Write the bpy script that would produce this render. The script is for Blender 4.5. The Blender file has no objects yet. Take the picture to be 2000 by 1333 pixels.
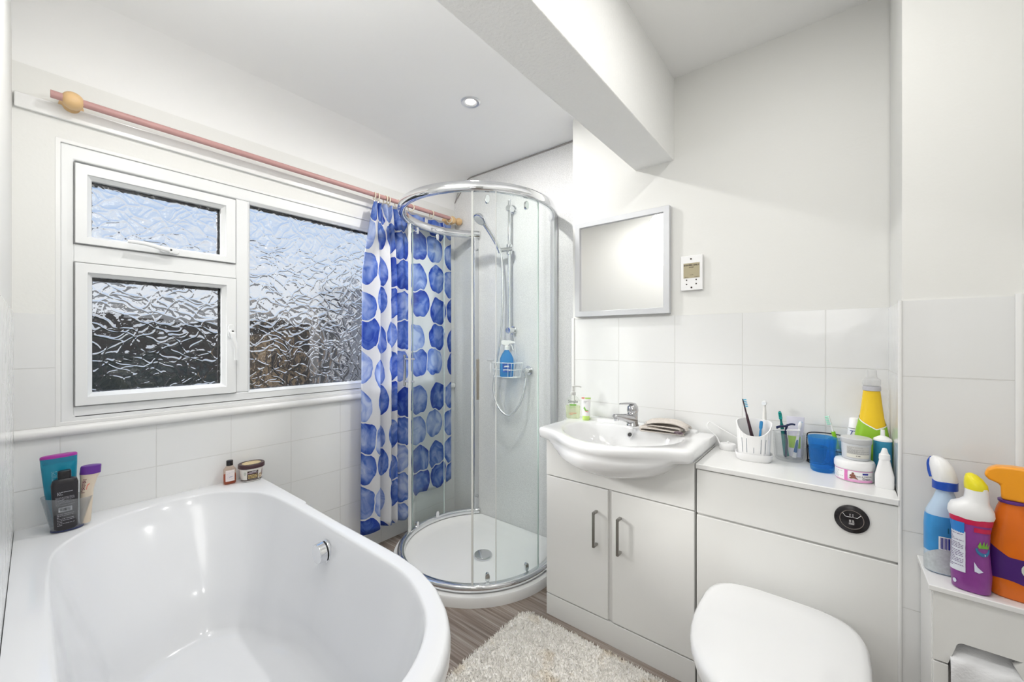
import bpy, bmesh, math, random
from mathutils import Vector, Matrix
random.seed(7)
PI = math.pi
S = bpy.context.scene
C = S.collection

# ------------------------------------------------------------------ camera, world, lights, exposure
cam_d = bpy.data.cameras.new('camera'); cam = bpy.data.objects.new('camera', cam_d); C.objects.link(cam)
cam_d.sensor_width = 36; cam_d.lens = 783 / 2000 * 36; cam_d.clip_start = 0.02
YAW = math.atan(630 / 783)
cam.location = (0, 0, 1.18); cam.rotation_euler = (PI / 2, 0, YAW)
S.camera = cam
S.view_settings.view_transform = 'Standard'; S.view_settings.look = 'None'
S.view_settings.gamma = 1; S.view_settings.exposure = -0.14
S.view_settings.use_curve_mapping = False
S.cycles.transparent_max_bounces = 24

W = bpy.data.worlds.new('world'); S.world = W; W.use_nodes = True
nt = W.node_tree; nt.nodes.clear()
o_ = nt.nodes.new('ShaderNodeOutputWorld'); bg = nt.nodes.new('ShaderNodeBackground')
tc = nt.nodes.new('ShaderNodeTexCoord'); sx = nt.nodes.new('ShaderNodeSeparateXYZ'); rp = nt.nodes.new('ShaderNodeValToRGB')
ns = nt.nodes.new('ShaderNodeTexNoise'); ns.inputs['Scale'].default_value = 2.2
ad = nt.nodes.new('ShaderNodeMath'); ad.operation = 'MULTIPLY_ADD'; ad.inputs[1].default_value = 0.10; 
nt.links.new(tc.outputs['Generated'], sx.inputs[0]); nt.links.new(tc.outputs['Generated'], ns.inputs['Vector'])
nt.links.new(ns.outputs['Fac'], ad.inputs[0]); nt.links.new(sx.outputs['Z'], ad.inputs[2]); nt.links.new(ad.outputs[0], rp.inputs[0])
e = rp.color_ramp.elements; e[0].position = 0.0; e[0].color = (.78, .80, .84, 1); e[1].position = .55; e[1].color = (.36, .56, .90, 1)
k = e.new(.15); k.color = (.88, .92, .97, 1); k = e.new(.30); k.color = (.60, .74, .95, 1)
nt.links.new(rp.outputs[0], bg.inputs[0]); bg.inputs[1].default_value = 1.0; nt.links.new(bg.outputs[0], o_.inputs[0])

def lamp(name, kind, loc, energy, color=(1, 1, 1), rot=(0, 0, 0), **kw):
    d = bpy.data.lights.new(name, kind); d.energy = energy; d.color = color
    for a, b in kw.items(): setattr(d, a, b)
    o = bpy.data.objects.new(name, d); C.objects.link(o); o.location = loc; o.rotation_euler = rot
    return o
# hazy sun through the window: travels towards +x, +y and down
sun = lamp('sun', 'SUN', (-6, -3, 4), 10.0, (1, .97, .92), angle=math.radians(9))
sun.rotation_euler = Vector((-.80, -.52, .30)).to_track_quat('Z', 'Y').to_euler()
# the visible downlight by the shower, then unseen ones added as fill
for i, (x, y, z, p) in enumerate([(-1.309, 1.322, 2.262, 10), (-1.35, .38, 2.262, 4), (-.10, .40, 2.268, 5), (-.10, 1.05, 2.268, 3)]):
    lamp('downlight_and_fill', 'AREA', (x, y, z), p, (1, .985, .96), shape='DISK', size=.06)
lamp('rear_fill', 'POINT', (-.05, -.62, 1.50), 14, (1, .985, .965), shadow_soft_size=.32)  # unseen fill added behind the camera to brighten room and beam

lamp('overhead_fill', 'POINT', (-.95, .22, 2.0), 8, (1, .99, .97), shadow_soft_size=.25)  # added fill with no fixture, out of view, to lift the low ceiling

# ------------------------------------------------------------------ materials
MATS = {}
def nodes_of(m): return m.node_tree.nodes, m.node_tree.links
def mat(name, col=(.8, .8, .8), rough=.4, metal=0, spec=.5, trans=0, ior=1.45, sss=0, coat=0, noise=0, nscale=8, bump=0, bscale=60, alpha=1):
    if name in MATS: return MATS[name]
    m = bpy.data.materials.new(name); m.use_nodes = True; MATS[name] = m
    n, l = nodes_of(m); b = n['Principled BSDF']
    b.inputs['Base Color'].default_value = (*col, 1); b.inputs['Roughness'].default_value = rough
    b.inputs['Metallic'].default_value = metal; b.inputs['Specular IOR Level'].default_value = spec
    b.inputs['Transmission Weight'].default_value = trans; b.inputs['IOR'].default_value = ior
    b.inputs['Coat Weight'].default_value = coat; b.inputs['Coat Roughness'].default_value = .05; b.inputs['Alpha'].default_value = alpha
    t = n.new('ShaderNodeTexCoord')
    if noise:
        s = n.new('ShaderNodeTexNoise'); s.inputs['Scale'].default_value = nscale; s.inputs['Detail'].default_value = 5
        x = n.new('ShaderNodeMix'); x.data_type = 'RGBA'; x.inputs[6].default_value = (*[c * (1 - noise) for c in col], 1); x.inputs[7].default_value = (*[min(1, c * (1 + noise)) for c in col], 1)
        l.new(t.outputs['Object'], s.inputs['Vector']); l.new(s.outputs['Fac'], x.inputs[0]); l.new(x.outputs[2], b.inputs['Base Color'])
    if bump:
        s = n.new('ShaderNodeTexNoise'); s.inputs['Scale'].default_value = bscale; s.inputs['Detail'].default_value = 3
        u = n.new('ShaderNodeBump'); u.inputs['Strength'].default_value = bump; u.inputs['Distance'].default_value = .003
        l.new(t.outputs['Object'], s.inputs['Vector']); l.new(s.outputs['Fac'], u.inputs['Height']); l.new(u.outputs[0], b.inputs['Normal'])
    return m
def clearmat(name, tint=(.96, .99, .98), refl=.12, haze=0, hcol=(.9, .9, .9), rough=.03):
    """thin clear sheet: straight-through light plus a mirror reflection and optionally a milky share"""
    if name in MATS: return MATS[name]
    m = bpy.data.materials.new(name); m.use_nodes = True; MATS[name] = m
    n, l = nodes_of(m); n.clear(); out = n.new('ShaderNodeOutputMaterial')
    t = n.new('ShaderNodeBsdfTransparent'); t.inputs[0].default_value = (*tint, 1)
    g = n.new('ShaderNodeBsdfGlossy'); g.inputs['Roughness'].default_value = rough
    lw = n.new('ShaderNodeLayerWeight'); lw.inputs[0].default_value = refl
    mc = n.new('ShaderNodeMath'); mc.operation = 'MINIMUM'; mc.inputs[1].default_value = .22; l.new(lw.outputs['Fresnel'], mc.inputs[0])
    x = n.new('ShaderNodeMixShader'); l.new(mc.outputs[0], x.inputs[0]); l.new(t.outputs[0], x.inputs[1]); l.new(g.outputs[0], x.inputs[2])
    last = x
    if haze:
        d = n.new('ShaderNodeBsdfDiffuse'); d.inputs[0].default_value = (*hcol, 1)
        tr = n.new('ShaderNodeBsdfTranslucent'); tr.inputs[0].default_value = (*hcol, 1)
        y = n.new('ShaderNodeMixShader'); y.inputs[0].default_value = .5; l.new(d.outputs[0], y.inputs[1]); l.new(tr.outputs[0], y.inputs[2])
        z = n.new('ShaderNodeMixShader'); z.inputs[0].default_value = haze; l.new(x.outputs[0], z.inputs[1]); l.new(y.outputs[0], z.inputs[2]); last = z
    l.new(last.outputs[0], out.inputs[0]); return m

paint = mat('wall_paint', (.80, .80, .775), .6, bump=.10, bscale=90)
ceilp = mat('ceiling_paint', (.90, .90, .89), .7, bump=.08, bscale=70)
artex = mat('artex_paint', (.93, .93, .915), .7, bump=.7, bscale=110)
gloss = mat('white_gloss', (.83, .83, .82), .22)
upvc = mat('upvc', (.83, .84, .84), .28)
ceramic = mat('ceramic', (.86, .865, .87), .08, coat=.3)
acrylic = mat('acrylic', (.77, .78, .80), .15, coat=.3)
lacquer = mat('white_lacquer', (.82, .82, .80), .18)
lacqueredge = mat('lacquer_edge', (.72, .715, .70), .3)
chrome = mat('chrome', (.80, .81, .83), .07, 1)
brushed = mat('brushed_steel', (.52, .52, .50), .25, 1)
satin = mat('satin_aluminium', (.74, .75, .77), .3, 1)
black = mat('black_plastic', (.012, .010, .012), .25)
whitep = mat('white_plastic', (.86, .86, .86), .3)
whitew = mat('white_wire', (.85, .86, .86), .3)
glass = clearmat('clear_glass', (.980, .993, .988), .12)
dark = mat('dark_gap', (.05, .05, .05), .7)

def tilemat(name, axis, u0, z0=1.288, tw=.25, th=.2):
    m = bpy.data.materials.new(name); m.use_nodes = True; n, l = nodes_of(m); b = n['Principled BSDF']
    g = n.new('ShaderNodeNewGeometry'); s = n.new('ShaderNodeSeparateXYZ'); c = n.new('ShaderNodeCombineXYZ')
    l.new(g.outputs['Position'], s.inputs[0])
    a = n.new('ShaderNodeMath'); a.operation = 'SUBTRACT'; a.inputs[1].default_value = u0 - 25 * tw
    z = n.new('ShaderNodeMath'); z.operation = 'SUBTRACT'; z.inputs[1].default_value = z0 - 25 * th
    l.new(s.outputs[axis], a.inputs[0]); l.new(s.outputs['Z'], z.inputs[0]); l.new(a.outputs[0], c.inputs[0]); l.new(z.outputs[0], c.inputs[1])
    br = n.new('ShaderNodeTexBrick'); br.offset = 0; br.squash = 1
    for kk, v in dict(Scale=1, **{'Mortar Size': .0016, 'Mortar Smooth': .3, 'Bias': 0, 'Brick Width': tw, 'Row Height': th}).items(): br.inputs[kk].default_value = v
    br.inputs['Color1'].default_value = (.80, .805, .80, 1); br.inputs['Color2'].default_value = (.785, .79, .785, 1); br.inputs['Mortar'].default_value = (.73, .73, .715, 1)
    l.new(c.outputs[0], br.inputs['Vector']); l.new(br.outputs['Color'], b.inputs['Base Color'])
    no = n.new('ShaderNodeTexNoise'); no.inputs['Scale'].default_value = 9; l.new(g.outputs['Position'], no.inputs['Vector'])
    b1 = n.new('ShaderNodeBump'); b1.inputs['Strength'].default_value = .10; b1.inputs['Distance'].default_value = .02; l.new(no.outputs['Fac'], b1.inputs['Height'])
    b2 = n.new('ShaderNodeBump'); b2.invert = True; b2.inputs['Strength'].default_value = .7; b2.inputs['Distance'].default_value = .002
    l.new(br.outputs['Fac'], b2.inputs['Height']); l.new(b1.outputs[0], b2.inputs['Normal']); l.new(b2.outputs[0], b.inputs['Normal'])
    b.inputs['Roughness'].default_value = .12
    return m
tile_v = tilemat('tile_vanity_wall', 'X', -.024)
tile_w = tilemat('tile_window_wall', 'Y', .100)
tile_j = tilemat('tile_pier', 'X', .375)

def panelmat():
    m = bpy.data.materials.new('speckled_panel'); m.use_nodes = True; n, l = nodes_of(m); b = n['Principled BSDF']
    t = n.new('ShaderNodeTexCoord'); v = n.new('ShaderNodeTexNoise'); v.inputs['Scale'].default_value = 260; v.inputs['Detail'].default_value = 2
    r = n.new('ShaderNodeValToRGB'); r.color_ramp.elements[0].position = .38; r.color_ramp.elements[0].color = (.68, .68, .68, 1); r.color_ramp.elements[1].position = .62; r.color_ramp.elements[1].color = (.82, .82, .815, 1)
    l.new(t.outputs['Object'], v.inputs['Vector']); l.new(v.outputs['Fac'], r.inputs[0]); l.new(r.outputs[0], b.inputs['Base Color'])
    b.inputs['Roughness'].default_value = .22; return m
speck = panelmat()

def floormat():
    m = bpy.data.materials.new('striped_vinyl'); m.use_nodes = True; n, l = nodes_of(m); b = n['Principled BSDF']
    t = n.new('ShaderNodeTexCoord'); mp = n.new('ShaderNodeMapping'); mp.inputs['Scale'].default_value = (2.2, 95, 1)
    l.new(t.outputs['Object'], mp.inputs[0])
    v = n.new('ShaderNodeTexNoise'); v.inputs['Scale'].default_value = 1; v.inputs['Detail'].default_value = 3; v.inputs['Roughness'].default_value = .65
    l.new(mp.outputs[0], v.inputs['Vector'])
    r = n.new('ShaderNodeValToRGB'); r.color_ramp.interpolation = 'LINEAR'
    e = r.color_ramp.elements; e[0].position = .30; e[0].color = (.13, .095, .075, 1); e[1].position = .72; e[1].color = (.46, .41, .37, 1)
    q = e.new(.45); q.color = (.23, .18, .15, 1); q = e.new(.56); q.color = (.31, .26, .225, 1)
    l.new(v.outputs['Fac'], r.inputs[0]); l.new(r.outputs[0], b.inputs['Base Color']); b.inputs['Roughness'].default_value = .4
    return m
vinyl = floormat()

# ------------------------------------------------------------------ helpers
def link(o, parent=None):
    C.objects.link(o)
    if parent is not None: o.parent = parent
    return o
def smooth(me, ang=40):
    me.polygons.foreach_set('use_smooth', [True] * len(me.polygons))
    try: me.set_sharp_from_angle(angle=math.radians(ang))
    except Exception: pass
def obj(name, bm, m, parent=None, sm=True, bevel=0, ang=40, recalc=True, inverse=False):
    if recalc: bmesh.ops.recalc_face_normals(bm, faces=bm.faces)
    me = bpy.data.meshes.new(name); bm.to_mesh(me); bm.free()
    for x in (m if isinstance(m, (list, tuple)) else [m]): me.materials.append(x)
    if sm: smooth(me, ang)
    o = bpy.data.objects.new(name, me); link(o, parent)
    if bevel:
        b = o.modifiers.new('bevel', 'BEVEL'); b.width = bevel; b.segments = 3; b.limit_method = 'ANGLE'; b.harden_normals = True
    return o
def tag(o, label=None, cat=None, group=None, kind=None):
    for a, b in (('label', label), ('category', cat), ('group', group), ('kind', kind)):
        if b: o[a] = b
    return o
def thing(name, label, cat, loc=(0, 0, 0), rz=0, group=None, rot=None):
    o = bpy.data.objects.new(name, None); o.empty_display_size = .02; C.objects.link(o); o.location = loc
    o.rotation_euler = rot if rot else (0, 0, rz)
    return tag(o, label, cat, group)
def face_cam(x, y, off=0): return math.atan2(-x, y) + off      # turns local -Y towards the camera's side of the room
def struct(o, label=None, cat=None): return tag(o, label, cat, kind='structure')
def B(): return bmesh.new()
def box(bm, x0, x1, y0, y1, z0, z1, mi=0):
    v = [bm.verts.new(p) for p in ((x0, y0, z0), (x1, y0, z0), (x1, y1, z0), (x0, y1, z0), (x0, y0, z1), (x1, y0, z1), (x1, y1, z1), (x0, y1, z1))]
    for f in ((0, 3, 2, 1), (4, 5, 6, 7), (0, 1, 5, 4), (1, 2, 6, 5), (2, 3, 7, 6), (3, 0, 4, 7)):
        bm.faces.new([v[i] for i in f]).material_index = mi
    return bm
def prism(bm, pts, z0, z1, M=None):
    a = [bm.verts.new((x, y, z0)) for x, y in pts]; b = [bm.verts.new((x, y, z1)) for x, y in pts]
    n = len(pts); bm.faces.new(a[::-1]); bm.faces.new(b)
    for i in range(n): bm.faces.new((a[i], a[(i + 1) % n], b[(i + 1) % n], b[i]))
    if M: bmesh.ops.transform(bm, matrix=M, verts=a + b)
    return bm
def loops(bm, ls, cap0=True, cap1=True, closed=True):
    R = [[bm.verts.new(p) for p in L] for L in ls]
    for A, D in zip(R, R[1:]):
        n = len(A)
        for i in range(n if closed else n - 1):
            bm.faces.new((A[i], A[(i + 1) % n], D[(i + 1) % n], D[i]))
    if cap0: bm.faces.new(R[0][::-1])
    if cap1: bm.faces.new(R[-1])
    return bm
def se(a, b, n, t):                                             # superellipse point
    c, s = math.cos(t), math.sin(t)
    return (math.copysign(abs(c) ** (2 / n), c) * a, math.copysign(abs(s) ** (2 / n), s) * b)
def loft(prof, seg=40, bm=None, cap0=True, cap1=True):
    """prof rows: (z, a, b, n=2, ox=0, oy=0)"""
    bm = bm or B(); L = []
    for r in prof:
        z, a, b = r[:3]; n = r[3] if len(r) > 3 else 2; ox = r[4] if len(r) > 4 else 0; oy = r[5] if len(r) > 5 else 0
        L.append([(se(a, b, n, 2 * PI * i / seg)[0] + ox, se(a, b, n, 2 * PI * i / seg)[1] + oy, z) for i in range(seg)])
    return loops(bm, L, cap0, cap1)
def lathe(prof, seg=40, bm=None, cap0=True, cap1=True): return loft([(z, r, r) for r, z in prof], seg, bm, cap0, cap1)
def tube(bm, pts, r, seg=10, closed=False, r1=None):
    pts = [Vector(p) for p in pts]; n = len(pts); L = []
    t0 = (pts[1] - pts[0]).normalized(); up = Vector((0, 0, 1)) if abs(t0.z) < .9 else Vector((1, 0, 0)); N = t0.cross(up).normalized()
    for i, p in enumerate(pts):
        if closed: t = (pts[(i + 1) % n] - pts[i - 1]).normalized()
        else: t = (pts[min(i + 1, n - 1)] - pts[max(i - 1, 0)]).normalized()
        N = (N - t * N.dot(t)).normalized(); Bn = t.cross(N)
        rr = r if r1 is None else r + (r1 - r) * i / (n - 1)
        L.append([p + N * math.cos(2 * PI * k / seg) * rr + Bn * math.sin(2 * PI * k / seg) * rr for k in range(seg)])
    if closed: L.append(L[0]); return loops(bm, L, False, False)
    return loops(bm, L)
def catmull(P, n=8, closed=False):
    P = [Vector(p) for p in P]; out = []; m = len(P)
    rng = range(m) if closed else range(m - 1)
    for i in rng:
        g = (lambda k: P[k % m]) if closed else (lambda k: P[max(0, min(m - 1, k))])
        a, b, c, d = g(i - 1), g(i), g(i + 1), g(i + 2)
        for j in range(n):
            t = j / n
            out.append(.5 * ((2 * b) + (c - a) * t + (2 * a - 5 * b + 4 * c - d) * t * t + (3 * b - a - 3 * c + d) * t ** 3))
    if not closed: out.append(P[-1])
    return out
def cyl(bm, p0, p1, r, seg=20, r1=None): return tube(bm, [p0, p1], r, seg, r1=r1)
def rect_ring(bm, axis, plane, d, u0, u1, z0, z1, w, wt=None):
    """picture-frame of four mitred bars in a plane; axis 'x' (u=y) or 'y' (u=x)"""
    wt = wt or w
    o = [(u0, z0), (u1, z0), (u1, z1), (u0, z1)]; i = [(u0 + w, z0 + w), (u1 - w, z0 + w), (u1 - w, z1 - wt), (u0 + w, z1 - wt)]
    P = (lambda u, z, k: (k, u, z)) if axis == 'x' else (lambda u, z, k: (u, k, z))
    R = [[bm.verts.new(P(u, z, k)) for u, z in s] for s, k in ((o, plane), (i, plane), (i, plane + d), (o, plane + d))]
    for a in range(4):
        A, D = R[a], R[(a + 1) % 4]
        for q in range(4): bm.faces.new((A[q], A[(q + 1) % 4], D[(q + 1) % 4], D[q]))
    return bm
_TX = {}
def text_verts(s, size, bold=0, cx=True):
    cu = bpy.data.curves.new('t', 'FONT'); cu.body = s; cu.size = size; cu.align_x = 'CENTER' if cx else 'LEFT'; cu.align_y = 'CENTER'; cu.offset = bold; cu.resolution_u = 3
    o = bpy.data.objects.new('t', cu); C.objects.link(o); bpy.context.view_layer.update()
    me = bpy.data.meshes.new_from_object(o.evaluated_get(bpy.context.evaluated_depsgraph_get()))
    v = [tuple(x.co) for x in me.vertices]; f = [tuple(p.vertices) for p in me.polygons]
    bpy.data.objects.remove(o); bpy.data.curves.remove(cu); bpy.data.meshes.remove(me)
    return v, f
def text_on(name, s, size, fn, m, parent, bold=0, squeeze=1, rot=0):
    v, f = text_verts(s, size, bold)
    c, sn = math.cos(rot), math.sin(rot)
    me = bpy.data.meshes.new(name); me.from_pydata([fn((x * c * squeeze - y * sn), (x * sn * squeeze + y * c)) for x, y, z in v], [], f); me.materials.append(m)
    return link(bpy.data.objects.new(name, me), parent)
def patch(name, u0, u1, v0, v1, fn, m, parent, nu=14, nv=10, edge=None):
    vs, fs = [], []
    for j in range(nv + 1):
        for i in range(nu + 1):
            u = u0 + (u1 - u0) * i / nu; v = v0 + (v1 - v0) * j / nv
            if edge: u, v = edge(u, v)
            vs.append(fn(u, v))
    for j in range(nv):
        for i in range(nu):
            a = j * (nu + 1) + i; fs.append((a, a + 1, a + nu + 2, a + nu + 1))
    me = bpy.data.meshes.new(name); me.from_pydata(vs, [], fs); me.materials.append(m); smooth(me)
    return link(bpy.data.objects.new(name, me), parent)
def polypatch(name, polys, fn, m, parent):
    """flat outlines (lists of u,v) laid on a surface in ONE mesh"""
    bm = B()
    for P in polys: bm.faces.new([bm.verts.new(fn(u, v)) for u, v in P])
    me = bpy.data.meshes.new(name); bm.to_mesh(me); bm.free(); me.materials.append(m)
    return link(bpy.data.objects.new(name, me), parent)
def on_loft(prof, th0=-PI / 2, eps=.0006):
    """(u,v): metres across (about the front) and height -> point on the lofted body"""
    P = sorted([(list(r) + [2, 0, 0][len(r) - 3:]) for r in prof])
    def fn(u, v, eps=eps):
        for r0, r1 in zip(P, P[1:]):
            if r0[0] <= v <= r1[0]: break
        t = 0 if r1[0] == r0[0] else max(0, min(1, (v - r0[0]) / (r1[0] - r0[0])))
        a, b, n, ox, oy = [r0[k] + (r1[k] - r0[k]) * t for k in range(1, 6)]
        # walk the arc from the front by u metres
        th = th0; s = 0; step = .01 if u > 0 else -.01; px, py = se(a, b, n, th)
        while s < abs(u):
            th += step; qx, qy = se(a, b, n, th); s += math.hypot(qx - px, qy - py); px, py = qx, qy
            if abs(th - th0) > PI: break
        L = math.hypot(px, py) or 1
        return (px * (1 + eps / L) + ox, py * (1 + eps / L) + oy, v)
    return fn
def lines_print(name, u0, u1, v0, v1, n, fn, m, parent, fill=.45, seed=1, gap=.12):
    """unreadable small print: rows of short dashes"""
    rnd = random.Random(seed); P = []; h = (v1 - v0) / n
    for k in range(n):
        v = v1 - (k + .5) * h; u = u0
        while u < u1 - .001:
            w = min(u1 - u, rnd.uniform(.002, .006)); P.append([(u, v - h * fill / 2), (u + w, v - h * fill / 2), (u + w, v + h * fill / 2), (u, v + h * fill / 2)])
            u += w + rnd.uniform(.0006, .0016)
            if rnd.random() < gap * .3: break
    return polypatch(name, P, fn, m, parent)
def barcode(name, u0, u1, v0, v1, fn, m, parent, seed=3, vertical=True):
    rnd = random.Random(seed); P = []; s = u0 if vertical else v0; end = u1 if vertical else v1
    while s < end - .0006:
        w = rnd.choice([.0005, .0008, .0013]); t = min(end, s + w)
        P.append([(s, v0), (t, v0), (t, v1), (s, v1)] if vertical else [(u0, s), (u1, s), (u1, t), (u0, t)])
        s = t + rnd.choice([.0005, .0007, .001])
    return polypatch(name, P, fn, m, parent)

# ------------------------------------------------------------------ shell
WX, VY, PY, JY, RX = -2.07, 1.746, 1.93, 1.447, .335            # window wall, vanity wall, shower wall, pier face, right wall
ZE, ZM, ZB = 2.285, 2.29, 1.944
VX = -1.018
lw = lambda x: -.022 * (x + 2.07)
bm = B(); prism(bm, [(-2.3, -1.8), (1.3, -1.8), (1.3, 2.2), (-2.3, 2.2)], -.08, 0); struct(obj('floor', bm, vinyl, sm=False))
bm = B(); box(bm, -2.3, -.698, -.25, 2.1, ZE, ZE + .1)
struct(obj('ceiling', bm, ceilp, sm=False))
bm = B(); box(bm, -.529, .5, -.25, 1.85, ZM, ZM + .1); struct(obj('ceiling_main', bm, ceilp, sm=False)).name = 'ceiling.001'
bm = B(); box(bm, -.698, -.529, -.25, VY + .02, ZB, ZM + .1); struct(obj('trim_1', bm, artex, bevel=.004), 'textured white boxed beam running along the ceiling', 'beam')
# sloped coving where the window wall meets the low ceiling
bm = B(); P = [(WX, 2.09)] + [(WX + .19 * (1 - math.cos(a)) * 1.0, 2.09 + .195 * math.sin(a)) for a in [i * PI / 2 / 8 for i in range(1, 9)]] + [(WX, ZE)]
bm.clear(); prism(bm, P, 0, 1); bmesh.ops.transform(bm, matrix=Matrix(((1, 0, 0, 0), (0, 0, 1, 0), (0, 1, 0, 0), (0, 0, 0, 1))), verts=bm.verts)
for v in bm.verts: v.co.y = -.02 if v.co.y < .5 else PY - .001
struct(obj('trim_2', bm, ceilp), 'soft coving between window wall and low ceiling', 'coving')
# window wall with its opening
OY0, OY1, OZ0, OZ1 = .100, 1.66, .888, 1.866
bm = B()
box(bm, WX - .14, WX, -.2, 2.1, -.02, OZ0, 0); box(bm, WX - .14, WX, -.2, 2.1, OZ1, 2.4, 1)
box(bm, WX - .14, WX, -.2, OY0, OZ0, 1.271, 0); box(bm, WX - .14, WX, -.2, OY0, 1.271, OZ1, 1)
box(bm, WX - .14, WX, OY1, 2.1, OZ0, 1.271, 0); box(bm, WX - .14, WX, OY1, 2.1, 1.271, OZ1, 1)
struct(obj('wall_window', bm, [tile_w, paint], sm=False))
# vanity wall, tiled below 1.288
bm = B(); box(bm, VX, .6, VY, VY + .3, -.02, 1.288, 0); box(bm, VX, .6, VY + .004, VY + .3, 1.288, 2.4, 1); struct(obj('wall_back', bm, [tile_v, paint], sm=False))
# shower alcove wall with its panel
bm = B(); box(bm, -2.3, VX + .01, PY + .006, PY + .2, -.02, 2.4); struct(obj('wall_shower', bm, paint, sm=False))
bm = B(); prism(bm, [(WX + .14, ZE - .004), (VX, ZE - .004), (VX, 0), (WX, 0), (WX, 2.14)], 0, .006)
bmesh.ops.transform(bm, matrix=Matrix(((1, 0, 0, 0), (0, 0, 1, PY), (0, 1, 0, 0), (0, 0, 0, 1))), verts=bm.verts)
struct(obj('trim_3', bm, speck, sm=False), 'pale grey speckled shower wall panel', 'wall panel')
bm = B(); pa = [(WX, PY - .002, 2.135), (WX + .14, PY - .002, ZE - .006), (VX, PY - .002, ZE - .006)]; tube(bm, pa, .0035, 6)
struct(obj('trim_4', bm, mat('panel_edge_bead', (.33, .31, .30), .4)), 'thin grey bead along the top edge of the shower panel', 'bead')
# pier beside the toilet unit, right wall
bm = B(); box(bm, .133, .6, JY, VY, -.02, 1.284, 0); box(bm, .137, .6, JY + .004, VY, 1.284, 2.4, 1); struct(obj('wall_pier', bm, [tile_j, paint], sm=False)).name = 'wall_right.001'
bm = B(); box(bm, RX, RX + .12, -.12, JY + .01, -.02, 2.4); struct(obj('wall_right', bm, paint, sm=False))
bm = B(); cyl(bm, (.133, JY, 0), (.133, JY, 1.285), .0045, 10); cyl(bm, (RX - .004, JY - .004, 0), (RX - .004, JY - .004, 1.288), .008, 10)
struct(obj('trim_5', bm, gloss), 'white corner bead on the tiled pier', 'bead')
bm = B(); box(bm, VX - .004, VX + .012, VY - .004, VY + .02, 0, 1.294); struct(obj('trim_6', bm, gloss, bevel=.003), 'white bead at the left end of the basin wall tiles', 'bead')
# left wall, tiled below 1.27 (very slightly out of square), ends at the doorway
def lw_box(bm, x0, x1, z0, z1, t, off, mi):
    P = [(x0, lw(x0) + off), (x1, lw(x1) + off), (x1, -.14), (x0, -.14)]; n0 = len(bm.faces)
    prism(bm, P, z0, z1); bm.faces.ensure_lookup_table()
    for f in bm.faces[n0:]: f.material_index = mi
bm = B(); lw_box(bm, -2.2, -.42, -.02, 1.272, 0, 0, 0); lw_box(bm, -2.2, -.42, 1.272, 2.4, 0, -.004, 1)
struct(obj('wall_left', bm, [tilemat('tile_left_wall', 'X', -1.95), paint], sm=False))
# hallway beyond the doorway behind the camera
bm = B(); box(bm, -1.2, -1.1, -1.7, -.14, -.02, 2.4); box(bm, 1.1, 1.2, -1.7, -.14, -.02, 2.4); box(bm, -1.2, 1.2, -1.8, -1.7, -.02, 2.4); box(bm, RX, 1.2, -.14, -.06, -.02, 2.4)
struct(obj('wall_hallway', bm, paint, sm=False))
bm = B(); box(bm, -1.2, 1.2, -1.8, -.1, 2.3, 2.4); struct(obj('ceiling_hallway', bm, ceilp, sm=False)).name = 'ceiling.002'
# batten below the coving, window sill trim
bm = B(); box(bm, WX, WX + .014, 0, 1.925, 1.94, 1.988); struct(obj('trim_7', bm, gloss, bevel=.003), 'white batten above the window', 'batten')
bm = B(); P = [(0, .855), (.006, .853), (.013, .858), (.016, .868), (.013, .880), (.004, .887), (0, .887)]
prism(bm, P, 0, 1.925); bmesh.ops.transform(bm, matrix=Matrix(((1, 0, 0, WX), (0, 0, 1, 0), (0, 1, 0, 0), (0, 0, 0, 1))), verts=bm.verts)
struct(obj('trim_8', bm, gloss), 'rounded white tile trim under the window', 'trim')

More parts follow.
